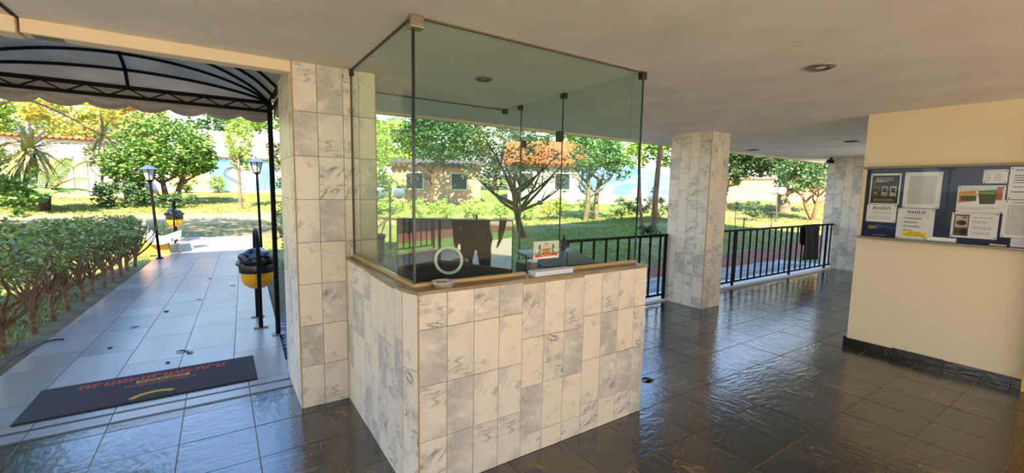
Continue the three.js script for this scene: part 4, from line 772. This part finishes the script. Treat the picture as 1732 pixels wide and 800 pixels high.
// tree line that closes the garden
{
  const far = [[-26, -44, 'mid'], [-20, -47, 'lime'], [-14, -44, 'mid'], [-7, -46, 'yellow'], [0, -49, 'dark'], [8, -42, 'mid'], [13, -38, 'lime'], [14.5, -31, 'dark'], [19.5, -32, 'olive'], [24, -30, 'mid'], [27, -25.5, 'lime'], [30.5, -21.5, 'mid'], [33, -17, 'dark'], [34, -12, 'mid'], [36, -7, 'lime'], [38, -2, 'mid'], [9.6, -33, 'lime']];
  const words = { mid: 'mid green', lime: 'light green', yellow: 'yellowish', dark: 'dark green', olive: 'olive green', teal: 'bluish green' };
  for (const [x, z, p] of far) tree('far_tree', words[p] + ' crown in the tree line that closes the garden', [x, z], [[0, 0.2, 2.4, 0]], 0.2, [[0, 3.6, 0, rr(2.6, 3.4), rr(1.6, 2.2), rr(2.2, 2.8), 2600]], 0.34, p, barkMat, 'trees of the far tree line', 'tree', 6, 2);
  for (const [x, z, k] of [[-6.3, 2.6, 0], [-6.1, 0.6, 1]]) tree('low_shrub', ['yellow green shrub on the grass beyond the end railing', 'dark shrub on the grass beyond the end railing'][k], [x, z], [[0, 0, 0.3, 0]], 0.03, [[0, 0.75, 0, 0.35, 0.5, 0.35, 500, 0.3]], 0.09, ['yellow', 'dark'][k], barkMat, undefined, 'shrub', 5, 0.3);
  tree('added_shade_tree', 'tall tree added out of view so that its high crown shades the end of the walkway', [-4.7, -12.3], [[0, 0.6, 4.6, 0]], 0.16, [[1.6, 6.3, 0.2, 2.3, 1.0, 2.3, 3600], [-0.4, 6.0, -1.0, 1.6, 0.9, 1.6, 1500]], 0.2, 'mid', barkMat, undefined, 'tree', 8, 2);  // unseen tree, added left of the view to shade the mulch past the walkway
}
// grass blades
{
  const bg = new THREE.BufferGeometry(); bg.setAttribute('position', new THREE.Float32BufferAttribute([-0.12, 0, 0, 0.12, 0, 0, 0.05, 1, 0.35, -0.4, 0, 0.1, -0.2, 0, 0.2, -0.5, 0.8, 0.5, 0.3, 0, -0.2, 0.5, 0, -0.1, 0.6, 0.75, -0.5], 3)); bg.setIndex([0, 1, 2, 3, 4, 5, 6, 7, 8]); bg.computeVertexNormals();
  const m = phys('#ffffff', 0.8, { side: THREE.DoubleSide }), zones = [[-7, -1.75, -12.5, -5, 9000, 0.07], [-9, -1.2, -19, -12, 6000, 0.07], [-10, 3, -30, -21, 14000, 0.09], [3.2, 18, -16, -8.2, 26000, 0.06], [12, 30, -15, -6.5, 12000, 0.08], [4, 15, -8, -6.3, 5000, 0.05], [0.9, 2.4, -14, -5, 1500, 0.07]];
  let n = 0; for (const q of zones) n += q[4];
  const im = new THREE.InstancedMesh(bg, m, n), o = new THREE.Object3D(), c = new THREE.Color(); let k = 0;
  for (const [x0, x1, z0, z1, cnt, s] of zones) for (let i = 0; i < cnt; i++) {
    const x = rr(x0, x1), z = rr(z0, z1), bald = fbm(x * 0.5, z * 0.5, 12, 4) > 0.16 || (x > wl(z) - 0.06 && x < wr(z) + 0.05 && z > -15.1) || (z > -21 && z < -18.4 && x < 3.2);
    o.position.set(x, bald ? -3 : terrain(x, z) - 0.04, z); o.rotation.set(0, rr(0, 6.28), 0); o.scale.set(s, s * rr(0.5, 1.2), s); o.updateMatrix(); im.setMatrixAt(k, o.matrix);
    c.set(pick(['#7d8c3e', '#919a4c', '#6b7d36', '#a3a35c', '#5f7034'])); im.setColorAt(k++, c);
  }
  im.name = 'lawn_grass'; scene.add(im); tag(im, 'short grass tufts growing on the garden lawn', 'grass', undefined, 'stuff');
}

// ------------------------------------------------------------------ garden furniture
const boardGlass = phys('#cfd3d6', 0.5, { transmission: 0.5, thickness: 0 });
function lantern(label, x, z, h, lean) {
  const t = thing('lantern_post', label, 'lamp post', [x, terrain(x, z), z]); t.rotation.z = lean;
  mesh('pole', cyl(0.028, 0.024, h - 0.36, 0, 0, 0, 12), blackMetal, t); mesh('base_plate', cyl(0.07, 0.06, 0.02, 0, 0, 0, 14), blackMetal, t);
  mesh('collar', cyl(0.05, 0.075, 0.04, 0, h - 0.37, 0, 6), blackMetal, t);
  mesh('lamp_glass', new THREE.CylinderGeometry(0.125, 0.07, 0.22, 6, 1, true).translate(0, h - 0.22, 0), boardGlass, t);
  for (let i = 0; i < 6; i++) { const a = i * Math.PI / 3; mesh('glazing_bar', tube([[Math.sin(a) * 0.072, h - 0.33, Math.cos(a) * 0.072], [Math.sin(a) * 0.128, h - 0.11, Math.cos(a) * 0.128]], 0.007, 6), blackMetal, t); }
  mesh('roof', new THREE.ConeGeometry(0.185, 0.1, 6).translate(0, h - 0.06, 0), std('#4a5f8c', 0.35, { metalness: 0.3 }), t);
  mesh('finial', new THREE.SphereGeometry(0.016, 10, 8).translate(0, h, 0), blackMetal, t);
}
lantern('black lantern post with blue roof standing at the curved bench', -1.12, -11.9, 2.0, 0.045);
lantern('black lantern post with blue roof on the bin side of the walkway', 0.73, -11.1, 2.22, 0.015);
function globeLamp(label, x, z, h, arm, r, turn) {
  const t = thing('globe_lamp', label, 'lamp post', [x, terrain(x, z) - 0.03, z], turn);
  mesh('pole', cyl(0.03, 0.026, h - 0.05), greyMetal, t);
  for (const s of [-1, 1]) {
    mesh('arm', tube([[0, h - 0.12, 0], [s * arm * 0.2, h + 0.02, 0], [s * arm * 0.7, h + 0.03, 0], [s * arm, h - 0.1, 0]], 0.014, 8, 16), greyMetal, t);
    const g = mesh('globe', new THREE.SphereGeometry(r, 24, 16).translate(s * arm, h - 0.12 - r, 0), phys('#f1f1ee', 0.25), t);
    mesh('cap', cyl(r * 0.45, r * 0.35, 0.04, s * arm, h - 0.14, 0, 14), blackMetal, g);
  }
}
globeLamp('two armed white globe lamp seen through the side of the booth', 3.72, -11.38, 1.76, 0.29, 0.155, 0.3);
globeLamp('two armed white globe lamp behind the thin leaning trunks', 13.06, -10.42, 1.55, 0.24, 0.17, 0.9);
globeLamp('two armed white globe lamp near the thick grey trunk', 19.67, -9.29, 1.55, 0.22, 0.17, 1.1);
function bin(label, x, z, s) {
  const t = thing('litter_bin', label, 'bin', [x, terrain(x, z), z]);
  mesh('frame', tube([[0, 0, 0.25], [0, 0.9, 0.25], [0, 1.03, 0.2], [0, 1.08, 0.1], [0, 1.08, -0.1], [0, 1.03, -0.2], [0, 0.9, -0.25], [0, 0, -0.25]], 0.021, 10, 60), blackMetal, t);
  for (const q of [-0.25, 0.25]) mesh('foot_plate', bb(-0.07, 0.07, 0, 0.008, q - 0.035, q + 0.035), std('#7d5c43', 0.8), t);
  mesh('bucket', lathe([[0, 0.42], [0.08, 0.425], [0.14, 0.47], [0.165, 0.54], [0.168, 0.6], [0.172, 0.603], [0.172, 0.68], [0.16, 0.68], [0.155, 0.5], [0, 0.44]], 32), std('#e6a411', 0.42), t);
  const bagG = new THREE.SphereGeometry(0.19, 36, 24); const p = bagG.attributes.position;
  for (let i = 0; i < p.count; i++) { const v = V().fromBufferAttribute(p, i), n = fbm(v.x * 9, v.y * 9, v.z * 9 + s * 5, 4); v.multiplyScalar(1 + n * 0.5); v.y *= 0.72; p.setXYZ(i, v.x, Math.max(-0.07, v.y), v.z); }
  bagG.computeVertexNormals();
  mesh('bin_bag', bagG.translate(0.0, 0.74, 0), phys('#0e0f12', 0.22, { ior: 1.5 }), t);
  mesh('bag_skirt', lathe([[0.18, 0.70], [0.186, 0.66], [0.182, 0.61], [0.176, 0.61], [0.176, 0.7]], 26), phys('#0e0f12', 0.25), t);
}
bin('yellow bin with black bag hung in a tube frame at the canopy post', 0.33, -5.82, 1);
bin('yellow bin with black bag at the end of the curved bench', -0.98, -14.15, 2);
{
  const bx = -1.2, bz = -13.0, t = thing('garden_bench', 'curved white concrete bench on yellow base beside the walkway', 'bench', [bx, terrain(bx, bz) - 0.03, bz], 0.05);
  const prof = [[-0.36, 0.66], [-0.27, 0.63], [-0.18, 0.48], [-0.08, 0.34], [0.05, 0.31], [0.2, 0.36], [0.36, 0.43], [0.4, 0.42], [0.36, 0.38], [0.2, 0.29], [0.05, 0.25], [-0.12, 0.27], [-0.24, 0.42], [-0.32, 0.56], [-0.38, 0.6]];
  const s = new THREE.Shape(); s.moveTo(...prof[0]); s.splineThru(prof.slice(1).map((q) => new THREE.Vector2(...q))); s.closePath();
  mesh('seat', new THREE.ExtrudeGeometry(s, { depth: 1.25, bevelEnabled: true, bevelSize: 0.008, bevelThickness: 0.008, bevelSegments: 2, curveSegments: 8 }).translate(0, 0, -0.62), std('#e6e2d8', 0.75), t);
  const leg = new THREE.Shape([[-0.34, 0], [0.2, 0], [0.12, 0.27], [-0.1, 0.28], [-0.3, 0.53]].map((q) => new THREE.Vector2(...q)));
  for (const z of [-0.5, 0.42]) mesh('leg', new THREE.ExtrudeGeometry(leg, { depth: 0.09, bevelEnabled: true, bevelSize: 0.006, bevelThickness: 0.006, bevelSegments: 1 }).translate(0, 0, z), std('#e0a63a', 0.7), t);
}
{
  const x = 2.86, z = -9.7, t = thing('potted_shrub', 'tall dark plastic planter with bare stemmed shrub behind the booth', 'potted plant', [x, -0.045, z]);
  mesh('pot', lathe([[0, 0], [0.14, 0], [0.18, 0.55], [0.2, 0.55], [0.2, 0.62], [0.17, 0.62], [0.165, 0.5], [0, 0.5]], 28), std('#4a4d50', 0.7), t);
  mesh('stems', [...branchy([0, 0.5, 0], [-0.05, 0.95, 0], 6, 0.018, 0.5), ...branchy([0.05, 0.5, 0], [0.2, 0.9, 0.05], 4, 0.014, 0.4)], barkGrey, t);
  foliage(t, [[0, 1.5, 0, 0.45, 0.35, 0.4, 400]], 0.07, 'lime');
}
for (const [x, y, z, k] of [[8.0, 1.05, -11.85, 0], [8.15, 0.85, -11.8, 1], [8.6, 1.15, -11.3, 2]]) {
  const t = thing('hanging_pot', ['grey pot hung highest on the branchy tree', 'grey pot hung low on the branchy tree trunk', 'dark pot hung on the outer branch of the branchy tree'][k], 'pot', [x, y, z], 0, 'pots on the branchy tree');
  mesh('pot', lathe([[0, 0], [0.07, 0], [0.09, 0.14], [0.08, 0.14], [0.07, 0.02], [0, 0.02]], 16), std('#6d6a62', 0.8), t); mesh('hanger', tube([[0, 0.14, 0], [0, 0.5, 0]], 0.005, 6), blackMetal, t);
}
// hose and fallen leaves by the walkway
tag(mesh('garden_hose', tube([[-1.66, 0.012, -4.9], [-1.63, 0.012, -5.3], [-1.62, 0.012, -5.62], [-1.56, 0.012, -5.95], [-1.47, 0.012, -6.14], [-1.38, 0.012, -6.12]], 0.008, 8, 60), std('#15151a', 0.5)), 'black hose lying along the walkway edge below the hedge', 'hose');
{
  const lf = grid(4, 6, (u, v) => [(u - 0.5) * 0.5 * Math.sin(Math.PI * (0.06 + 0.9 * v)), 0.10 * Math.abs(u - 0.5) + 0.06 * Math.sin(v * 5), (v - 0.5)]);
  const cm = [std('#2a2620', 0.8, { side: THREE.DoubleSide }), std('#4a3a28', 0.8, { side: THREE.DoubleSide })];
  for (const [x, z, s] of [[-0.36, -5.13, 0.1], [-0.30, -5.06, 0.08], [-0.45, -4.86, 0.06], [-0.62, -6.9, 0.1], [-0.85, -6.3, 0.08], [-0.3, -7.4, 0.07], [0.12, -8.2, 0.09], [-0.2, -9.0, 0.08], [-0.95, -5.6, 0.07]])
    tag(mesh('fallen_leaf', lf, pick(cm), undefined, [x, 0.0045, z], [0, rr(0, 6), 0]), 'dry brown leaf lying on the pale walkway slabs', 'leaf', 'fallen leaves on the walkway').scale.setScalar(s);
  tag(mesh('fallen_leaf', lf, cm[0], undefined, [3.0, 0.0035, -2.35], [0, 1.2, 0]), 'dark curled leaf on the slate floor beside the counter end', 'leaf').scale.setScalar(0.12);
}

// ------------------------------------------------------------------ houses and walls around the garden
const plaster = (c) => std(c, 0.85, { bumpMap: plasterBump, bumpScale: 0.01 });
{
  const y0 = 0.75, h = thing('white_house', 'low white house wall with terracotta coping behind the cycad', 'house', [-6.5, y0, -27.7], 0.06);
  mesh('wall', uvBox(bb(-4.5, 2.7, -0.3, 2.75, -3, 0)), plaster('#cfc7bb'), h);
  mesh('wall_panel', uvBox(bb(0.25, 1.5, 0.1, 1.95, 0, 0.05)), plaster('#cdb07a'), h);
  for (const x of [-3, -0.3, 0.2, 0.95]) mesh('pilaster', uvBox(bb(x - 0.09, x + 0.09, 0, 2.1, 0, 0.09)), plaster('#c2b8a8'), h);
  mesh('plinth', uvBox(bb(-4.55, 2.75, -0.3, 0.22, 0, 0.12)), plaster('#cbbfae'), h);
  const c = mesh('coping', uvBox(bb(-4.6, 2.8, 2.75, 2.81, -3, 0.12)), std('#a8552f', 0.85), h);
  for (let i = 0; i < 36; i++) mesh('roof_tile', new THREE.CylinderGeometry(0.1, 0.1, 0.5, 8, 1, false, -Math.PI / 2, Math.PI).rotateX(1.35).translate(0, 0, 0), std('#b9603a', 0.85), c, [-4.5 + i * 0.205, 2.83, -0.05], [0, 0, 0]);
  mesh('window_frame', bb(-2.4, -1.2, 0.9, 1.9, 0, 0.03), std('#b8b2a6', 0.7), h); mesh('window_pane', bb(-2.33, -1.27, 0.97, 1.83, 0.03, 0.04), phys('#3b4650', 0.1), h);
}
{
  const w = thing('mural_wall', 'light blue wall painted with dark wave lines behind the slender tree', 'wall', [1.1, 1.0, -32.3]);
  const map = canvasTex(1024, 512, (g, W, H) => {
    g.fillStyle = '#7fb3cf'; g.fillRect(0, 0, W, H); g.fillStyle = '#b9c6cc'; g.beginPath(); g.moveTo(250, 512); g.bezierCurveTo(420, 350, 120, 250, 300, 120); g.bezierCurveTo(480, 20, 700, 90, 760, 200); g.bezierCurveTo(800, 330, 640, 420, 700, 512); g.fill();
    g.fillStyle = '#4f9cc4'; g.beginPath(); g.moveTo(0, 512); g.bezierCurveTo(120, 380, 220, 420, 260, 512); g.fill(); g.fillRect(0, 0, W, 40);
    g.strokeStyle = '#35567f'; g.lineCap = 'round';
    for (const [k, lw] of [[0, 12], [40, 8], [80, 10], [120, 6]]) { g.lineWidth = lw; g.beginPath(); g.moveTo(420 + k, 512); g.bezierCurveTo(560 + k, 380, 140 + k * 0.6, 330, 230 + k * 0.5, 190); g.bezierCurveTo(300, 90 + k * 0.4, 430, 110, 480, 150); g.stroke(); }
    g.lineWidth = 7; for (let i = 0; i < 4; i++) { g.beginPath(); g.moveTo(700 + i * 70, 512); g.bezierCurveTo(640 + i * 80, 360, 820 + i * 50, 300, 760 + i * 60, 160); g.stroke(); }
  });
  mesh('mural', uvBy(bb(-1.55, 2.0, 0.28, 2.15, -0.2, 0), (x, y) => [(x + 1.55) / 3.55, (y - 0.28) / 1.87]), std('#b4b4b4', 0.85, { map }), w);
  mesh('wall', [uvBox(bb(-6, -1.55, -0.3, 2.1, -0.25, -0.02)), uvBox(bb(2.0, 4.2, -0.3, 2.1, -0.25, -0.02))], plaster('#b4b8b6'), w);
  mesh('painted_patch', uvBox(bb(-3.4, -1.75, 0.4, 1.6, -0.02, 0.0)), std('#d98a6a', 0.85), w);
  mesh('plinth', uvBox(bb(-6, 4.2, -0.3, 0.28, -0.2, 0.5)), plaster('#c9bba8'), w);
}
function house(name, label, x, z, turn, w, d, wallH, roofH, wallC, roofC, base, mottled) {
  const t = thing(name, label, 'house', [x, base, z], turn);
  mesh('wall', uvBox(bb(-w / 2, w / 2, -0.5, wallH, -d, 0)), plaster(wallC), t);
  const rm = std(roofC, 0.85, mottled ? { map: tex(256, 256, (u, v) => { const k = sstep(-0.1, 0.25, fbm(u * 18, v * 18, 3, 4)); return mix([0.85, 0.82, 0.78], [0.35, 0.32, 0.28], k); }) } : {});
  const ov = 0.35, n = Math.round((w + 2 * ov) / 0.3), rg = [];
  const roof = mesh('roof', new THREE.ExtrudeGeometry(new THREE.Shape([[-ov, 0], [d / 2, roofH], [d + ov, 0]].map(([a, b]) => new THREE.Vector2(a, b))), { depth: w + 2 * ov, bevelEnabled: false }).rotateY(Math.PI / 2).translate(-w / 2 - ov, wallH, 0), rm, t);
  const len = Math.hypot(d / 2 + ov, roofH), a = Math.atan2(roofH, d / 2 + ov), rt = new THREE.CylinderGeometry(0.13, 0.13, len, 8).rotateX(Math.PI / 2).rotateX(a);
  for (let i = 0; i < n; i++) mesh('tile_row', rt, rm, roof, [-w / 2 - ov + (i + 0.5) * 0.3, wallH + roofH / 2 - 0.06, (ov - d / 2) / 2]);
  for (let k = 0; k < 2; k++) { const wx = (k - 0.5) * w * 0.5, f = mesh('window', bb(wx - 0.5, wx + 0.5, wallH * 0.35, wallH * 0.8, 0, 0.04), std('#cfc8bc', 0.7), t); mesh('pane', bb(wx - 0.43, wx + 0.43, wallH * 0.35 + 0.07, wallH * 0.8 - 0.07, 0.04, 0.05), phys('#39434a', 0.1), f); }
  return t;
}
house('tiled_house', 'house with pale mottled tile roof behind the mural wall', 2.6, -34.6, 0, 6.5, 5, 2.1, 1.9, '#cfc6b8', '#dcd6cc', 1.3, true);
house('tiled_house', 'white house with orange tile roof beyond the branchy tree', 16.4, -21.2, -0.67, 4.4, 5, 2.4, 1.6, '#a3a09d', '#a9562a', 0.8);
house('flat_house', 'pinkish house with dark low roof behind the low hedge', 10.4, -23.4, -0.4, 5.0, 4, 2.25, 0.35, '#b8937a', '#4d463f', 0.75);
{
  const w = thing('blue_wall', 'pale blue painted garden wall behind the twin trunk tree', 'wall', [20.6, 0.75, -17.8], -0.85);
  const map = tex(256, 128, (u, v) => mix([0.36, 0.50, 0.70], [0.58, 0.65, 0.74], sstep(-0.1, 0.3, fbm(u * 7, v * 4, 5, 4))));
  mesh('wall', uvBy(bb(-5, 4.5, 0.7, 2.3, -0.2, 0), (x, y) => [(x + 5) / 9.5, (y - 0.7) / 1.6]), std('#ffffff', 0.85, { map }), w);
  mesh('plinth', uvBox(bb(-5, 4.5, -0.5, 0.7, -0.2, 0.1)), plaster('#aaa69f'), w);
  const v = thing('peach_wall', 'sunlit peach garden wall behind the thick trunked tree', 'wall', [29.2, 0.9, -13.2], -1.2);
  mesh('wall', uvBox(bb(-6, 8, -0.5, 1.7, -0.2, 0)), plaster('#c9a67c'), v); mesh('coping', uvBox(bb(-6, 8, 1.7, 1.78, -0.28, 0.08)), plaster('#d9b08a'), v); mesh('plinth', uvBox(bb(-6, 8, -0.5, 0.35, 0, 0.4)), plaster('#cfa98a'), v);
}
{
  const t = thing('playground_slide', 'turquoise and yellow playground slide beside the mural wall', 'slide', [3.35, terrain(3.35, -29) - 0.03, -29], 0.3);
  const q = box(1.9, 0.06, 0.42, 0, 0.95, 0, 0, 0, 0.62); mesh('chute', [q, box(1.9, 0.14, 0.03, 0, 1.02, 0.21, 0, 0, 0.62), box(1.9, 0.14, 0.03, 0, 1.02, -0.21, 0, 0, 0.62)], std('#35c3d6', 0.4), t);
  mesh('platform', bb(0.75, 1.5, 1.48, 1.55, -0.35, 0.35), std('#e9c33a', 0.5), t);
  for (const [x, z] of [[0.8, -0.3], [0.8, 0.3], [1.45, -0.3], [1.45, 0.3]]) mesh('leg', bb(x - 0.035, x + 0.035, 0, 2.0, z - 0.035, z + 0.035), std('#e08aa0', 0.5), t);
  mesh('side_panel', bb(0.75, 1.5, 0.7, 1.4, 0.34, 0.37), std('#e6a04a', 0.6), t);
}
{
  const t = thing('board_fence', 'weathered board fence beyond the red earth bed at the end of the hall', 'fence', [-9.6, -0.03, 3.5], Math.PI / 2);
  const g = rbox(0.19, 1.25, 0.025, 0.004, 0, 0.62, 0, 1), ms = ['#8a8078', '#968a80', '#7a716a'].map((c) => std(c, 0.9));
  for (let i = 0; i < 75; i++) mesh('board', g, pick(ms), t, [-7.5 + i * 0.2, 0, rr(-0.004, 0.004)]);
  mesh('rail', bb(-7.6, 7.4, 0.3, 0.38, 0.015, 0.05), ms[0], t); mesh('rail', bb(-7.6, 7.4, 0.9, 0.98, 0.015, 0.05), ms[0], t);
}

// ------------------------------------------------------------------ the photographer, mirrored in the black monitor
{
  const seg = (p, a, b, ra, rb) => { const pa = [p[0] - a[0], p[1] - a[1], p[2] - a[2]], ba = [b[0] - a[0], b[1] - a[1], b[2] - a[2]], h = clamp((pa[0] * ba[0] + pa[1] * ba[1] + pa[2] * ba[2]) / (ba[0] ** 2 + ba[1] ** 2 + ba[2] ** 2)); return Math.hypot(pa[0] - ba[0] * h, pa[1] - ba[1] * h, pa[2] - ba[2] * h) - lerp(ra, rb, h); };
  const smin = (a, b, k) => { const h = clamp(0.5 + 0.5 * (b - a) / k); return lerp(b, a, h) - k * h * (1 - h); };
  function march(center, size, res, field) {
    const mc = new MarchingCubes(res, std('#ffffff'), false, false, 120000); mc.isolation = 0; const hs = res / 2;
    for (let k = 0; k < res; k++) for (let j = 0; j < res; j++) for (let i = 0; i < res; i++) mc.field[i + j * res + k * res * res] = -field([center[0] + (i - hs) / hs * size, center[1] + (j - hs) / hs * size, center[2] + (k - hs) / hs * size]);
    mc.update();
    const n = mc.count, pos = new Float32Array(n * 3), nor = new Float32Array(n * 3);
    for (let i = 0; i < n; i++) for (let q = 0; q < 3; q++) { pos[i * 3 + q] = center[q] + mc.positionArray[i * 3 + q] * size; nor[i * 3 + q] = mc.normalArray[i * 3 + q]; }
    const g = new THREE.BufferGeometry(); g.setAttribute('position', new THREE.BufferAttribute(pos, 3)); g.computeVertexNormals(); return g;
  }
  // local frame: facing -z, x to the person's right
  const bones = [[[-0.09, 0.92, 0], [-0.12, 0.5, -0.01], 0.095, 0.062], [[-0.12, 0.5, -0.01], [-0.13, 0.09, 0.02], 0.062, 0.045], [[0.09, 0.92, 0], [0.12, 0.5, -0.01], 0.095, 0.062], [[0.12, 0.5, -0.01], [0.13, 0.09, 0.02], 0.062, 0.045],
    [[-0.13, 0.05, 0.04], [-0.15, 0.035, -0.16], 0.05, 0.035], [[0.13, 0.05, 0.04], [0.15, 0.035, -0.16], 0.05, 0.035],
    [[-0.06, 0.97, 0], [0.06, 0.97, 0], 0.135, 0.135], [[-0.05, 1.12, 0], [0.05, 1.12, 0], 0.12, 0.12], [[-0.1, 1.3, 0], [0.1, 1.3, 0], 0.13, 0.13], [[-0.14, 1.42, 0], [0.14, 1.42, 0], 0.075, 0.075], [[0, 1.42, 0], [0, 1.55, -0.01], 0.06, 0.055],
    [[-0.18, 1.42, 0], [-0.24, 1.15, 0.02], 0.06, 0.048], [[-0.24, 1.15, 0.02], [-0.23, 0.9, -0.05], 0.046, 0.032], [[0.18, 1.42, 0], [0.33, 1.24, -0.03], 0.06, 0.048], [[0.33, 1.24, -0.03], [0.30, 1.02, -0.2], 0.046, 0.032]];
  const body = march([0, 0.84, 0], 0.9, 112, (p) => { let d = 9; bones.forEach((b, i) => { d = smin(d, seg(p, ...b), i > 10 ? 0.035 : 0.05); }); return d; });
  const head = march([0, 1.64, -0.02], 0.2, 72, (p) => {
    const e = Math.hypot(p[0] / 0.076, (p[1] - 1.66) / 0.115, (p[2] + 0.01) / 0.095); let d = (e - 1) * 0.08;
    d = smin(d, seg(p, [0, 1.60, -0.06], [0, 1.575, -0.075], 0.045, 0.03), 0.03); d = smin(d, seg(p, [0, 1.675, -0.1], [0, 1.64, -0.122], 0.008, 0.014), 0.015);
    for (const s of [-1, 1]) { d = smin(d, seg(p, [s * 0.078, 1.68, 0.005], [s * 0.08, 1.64, 0], 0.014, 0.009), 0.008); d = -smin(-d, Math.hypot(p[0] - s * 0.032, p[1] - 1.668, p[2] + 0.112) - 0.013, 0.012); }
    return smin(d, seg(p, [0, 1.616, -0.102], [0, 1.612, -0.102], 0.018, 0.018), 0.012);
  });
  const hand = (w, dir, s) => march([w[0] + dir[0] * 0.07, w[1] + dir[1] * 0.07, w[2] + dir[2] * 0.07], 0.15, 72, (p) => {
    const f = (t, o, q = 0) => [w[0] + dir[0] * t + o * 0.0 + q, w[1] + dir[1] * t, w[2] + dir[2] * t + o];
    let d = seg(p, w, f(0.06, 0), 0.026, 0.022); for (const o of [-0.026, -0.009, 0.009, 0.026]) d = smin(d, seg(p, f(0.02, o * 0.7), f(0.085, o), 0.014, 0.012), 0.012);
    [[-0.027, 0.14], [-0.009, 0.158], [0.009, 0.152], [0.027, 0.13]].forEach(([o, l]) => { d = Math.min(d, smin(seg(p, f(0.085, o), f(0.085 + (l - 0.085) * 0.55, o * 1.1, -s * 0.008), 0.0095, 0.009), seg(p, f(0.085 + (l - 0.085) * 0.55, o * 1.1, -s * 0.008), f(l, o * 1.1, -s * 0.022), 0.009, 0.0075), 0.004)); });
    return smin(d, smin(seg(p, f(0.025, -0.03), f(0.07, -0.055, -s * 0.008), 0.012, 0.0105), seg(p, f(0.07, -0.055, -s * 0.008), f(0.1, -0.058, -s * 0.02), 0.0105, 0.008), 0.004), 0.008);
  });
  const all = [body, head, hand([-0.23, 0.9, -0.05], [0.0, -1, -0.1], -1), hand([0.3, 1.02, -0.2], [-0.1, -0.95, -0.25], 1)];
  const n = mergeGeometries(all), p = n.attributes.position, col = new Float32Array(p.count * 3), C = (h) => new THREE.Color(h);
  const skin = C('#8a5f47'), shirt = C('#1c1d21'), trouser = C('#111216'), shoe = C('#1a1612');
  for (let i = 0; i < p.count; i++) { const y = p.getY(i), x = p.getX(i), hand = (y < 0.93 && x < -0.19 && y > 0.6) || (y < 1.05 && x > 0.25 && y > 0.75); const c = hand || y > 1.5 ? skin : y > 1.0 || Math.abs(x) > 0.205 ? shirt : y > 0.1 ? trouser : shoe; col.set([c.r, c.g, c.b], i * 3); }
  n.setAttribute('color', new THREE.BufferAttribute(col, 3));
  const t = thing('person', 'person in dark clothes standing on the slate floor, mirrored in the black monitor', 'person', [-0.735, 0.001, 0.228], Math.atan2(-0.552, 0.827)); t.scale.set(1.12, 1, 1.1);
  mesh('body', n, new THREE.MeshStandardMaterial({ vertexColors: true, roughness: 0.85 }), t);
  mesh('hair', new THREE.SphereGeometry(0.1, 28, 18, 0, 6.3, 0, 1.75).scale(0.84, 1.12, 1.02).rotateX(0.35).translate(0, 1.675, 0.005), std('#15110e', 0.8), t);
}
renderer.render(scene, camera);
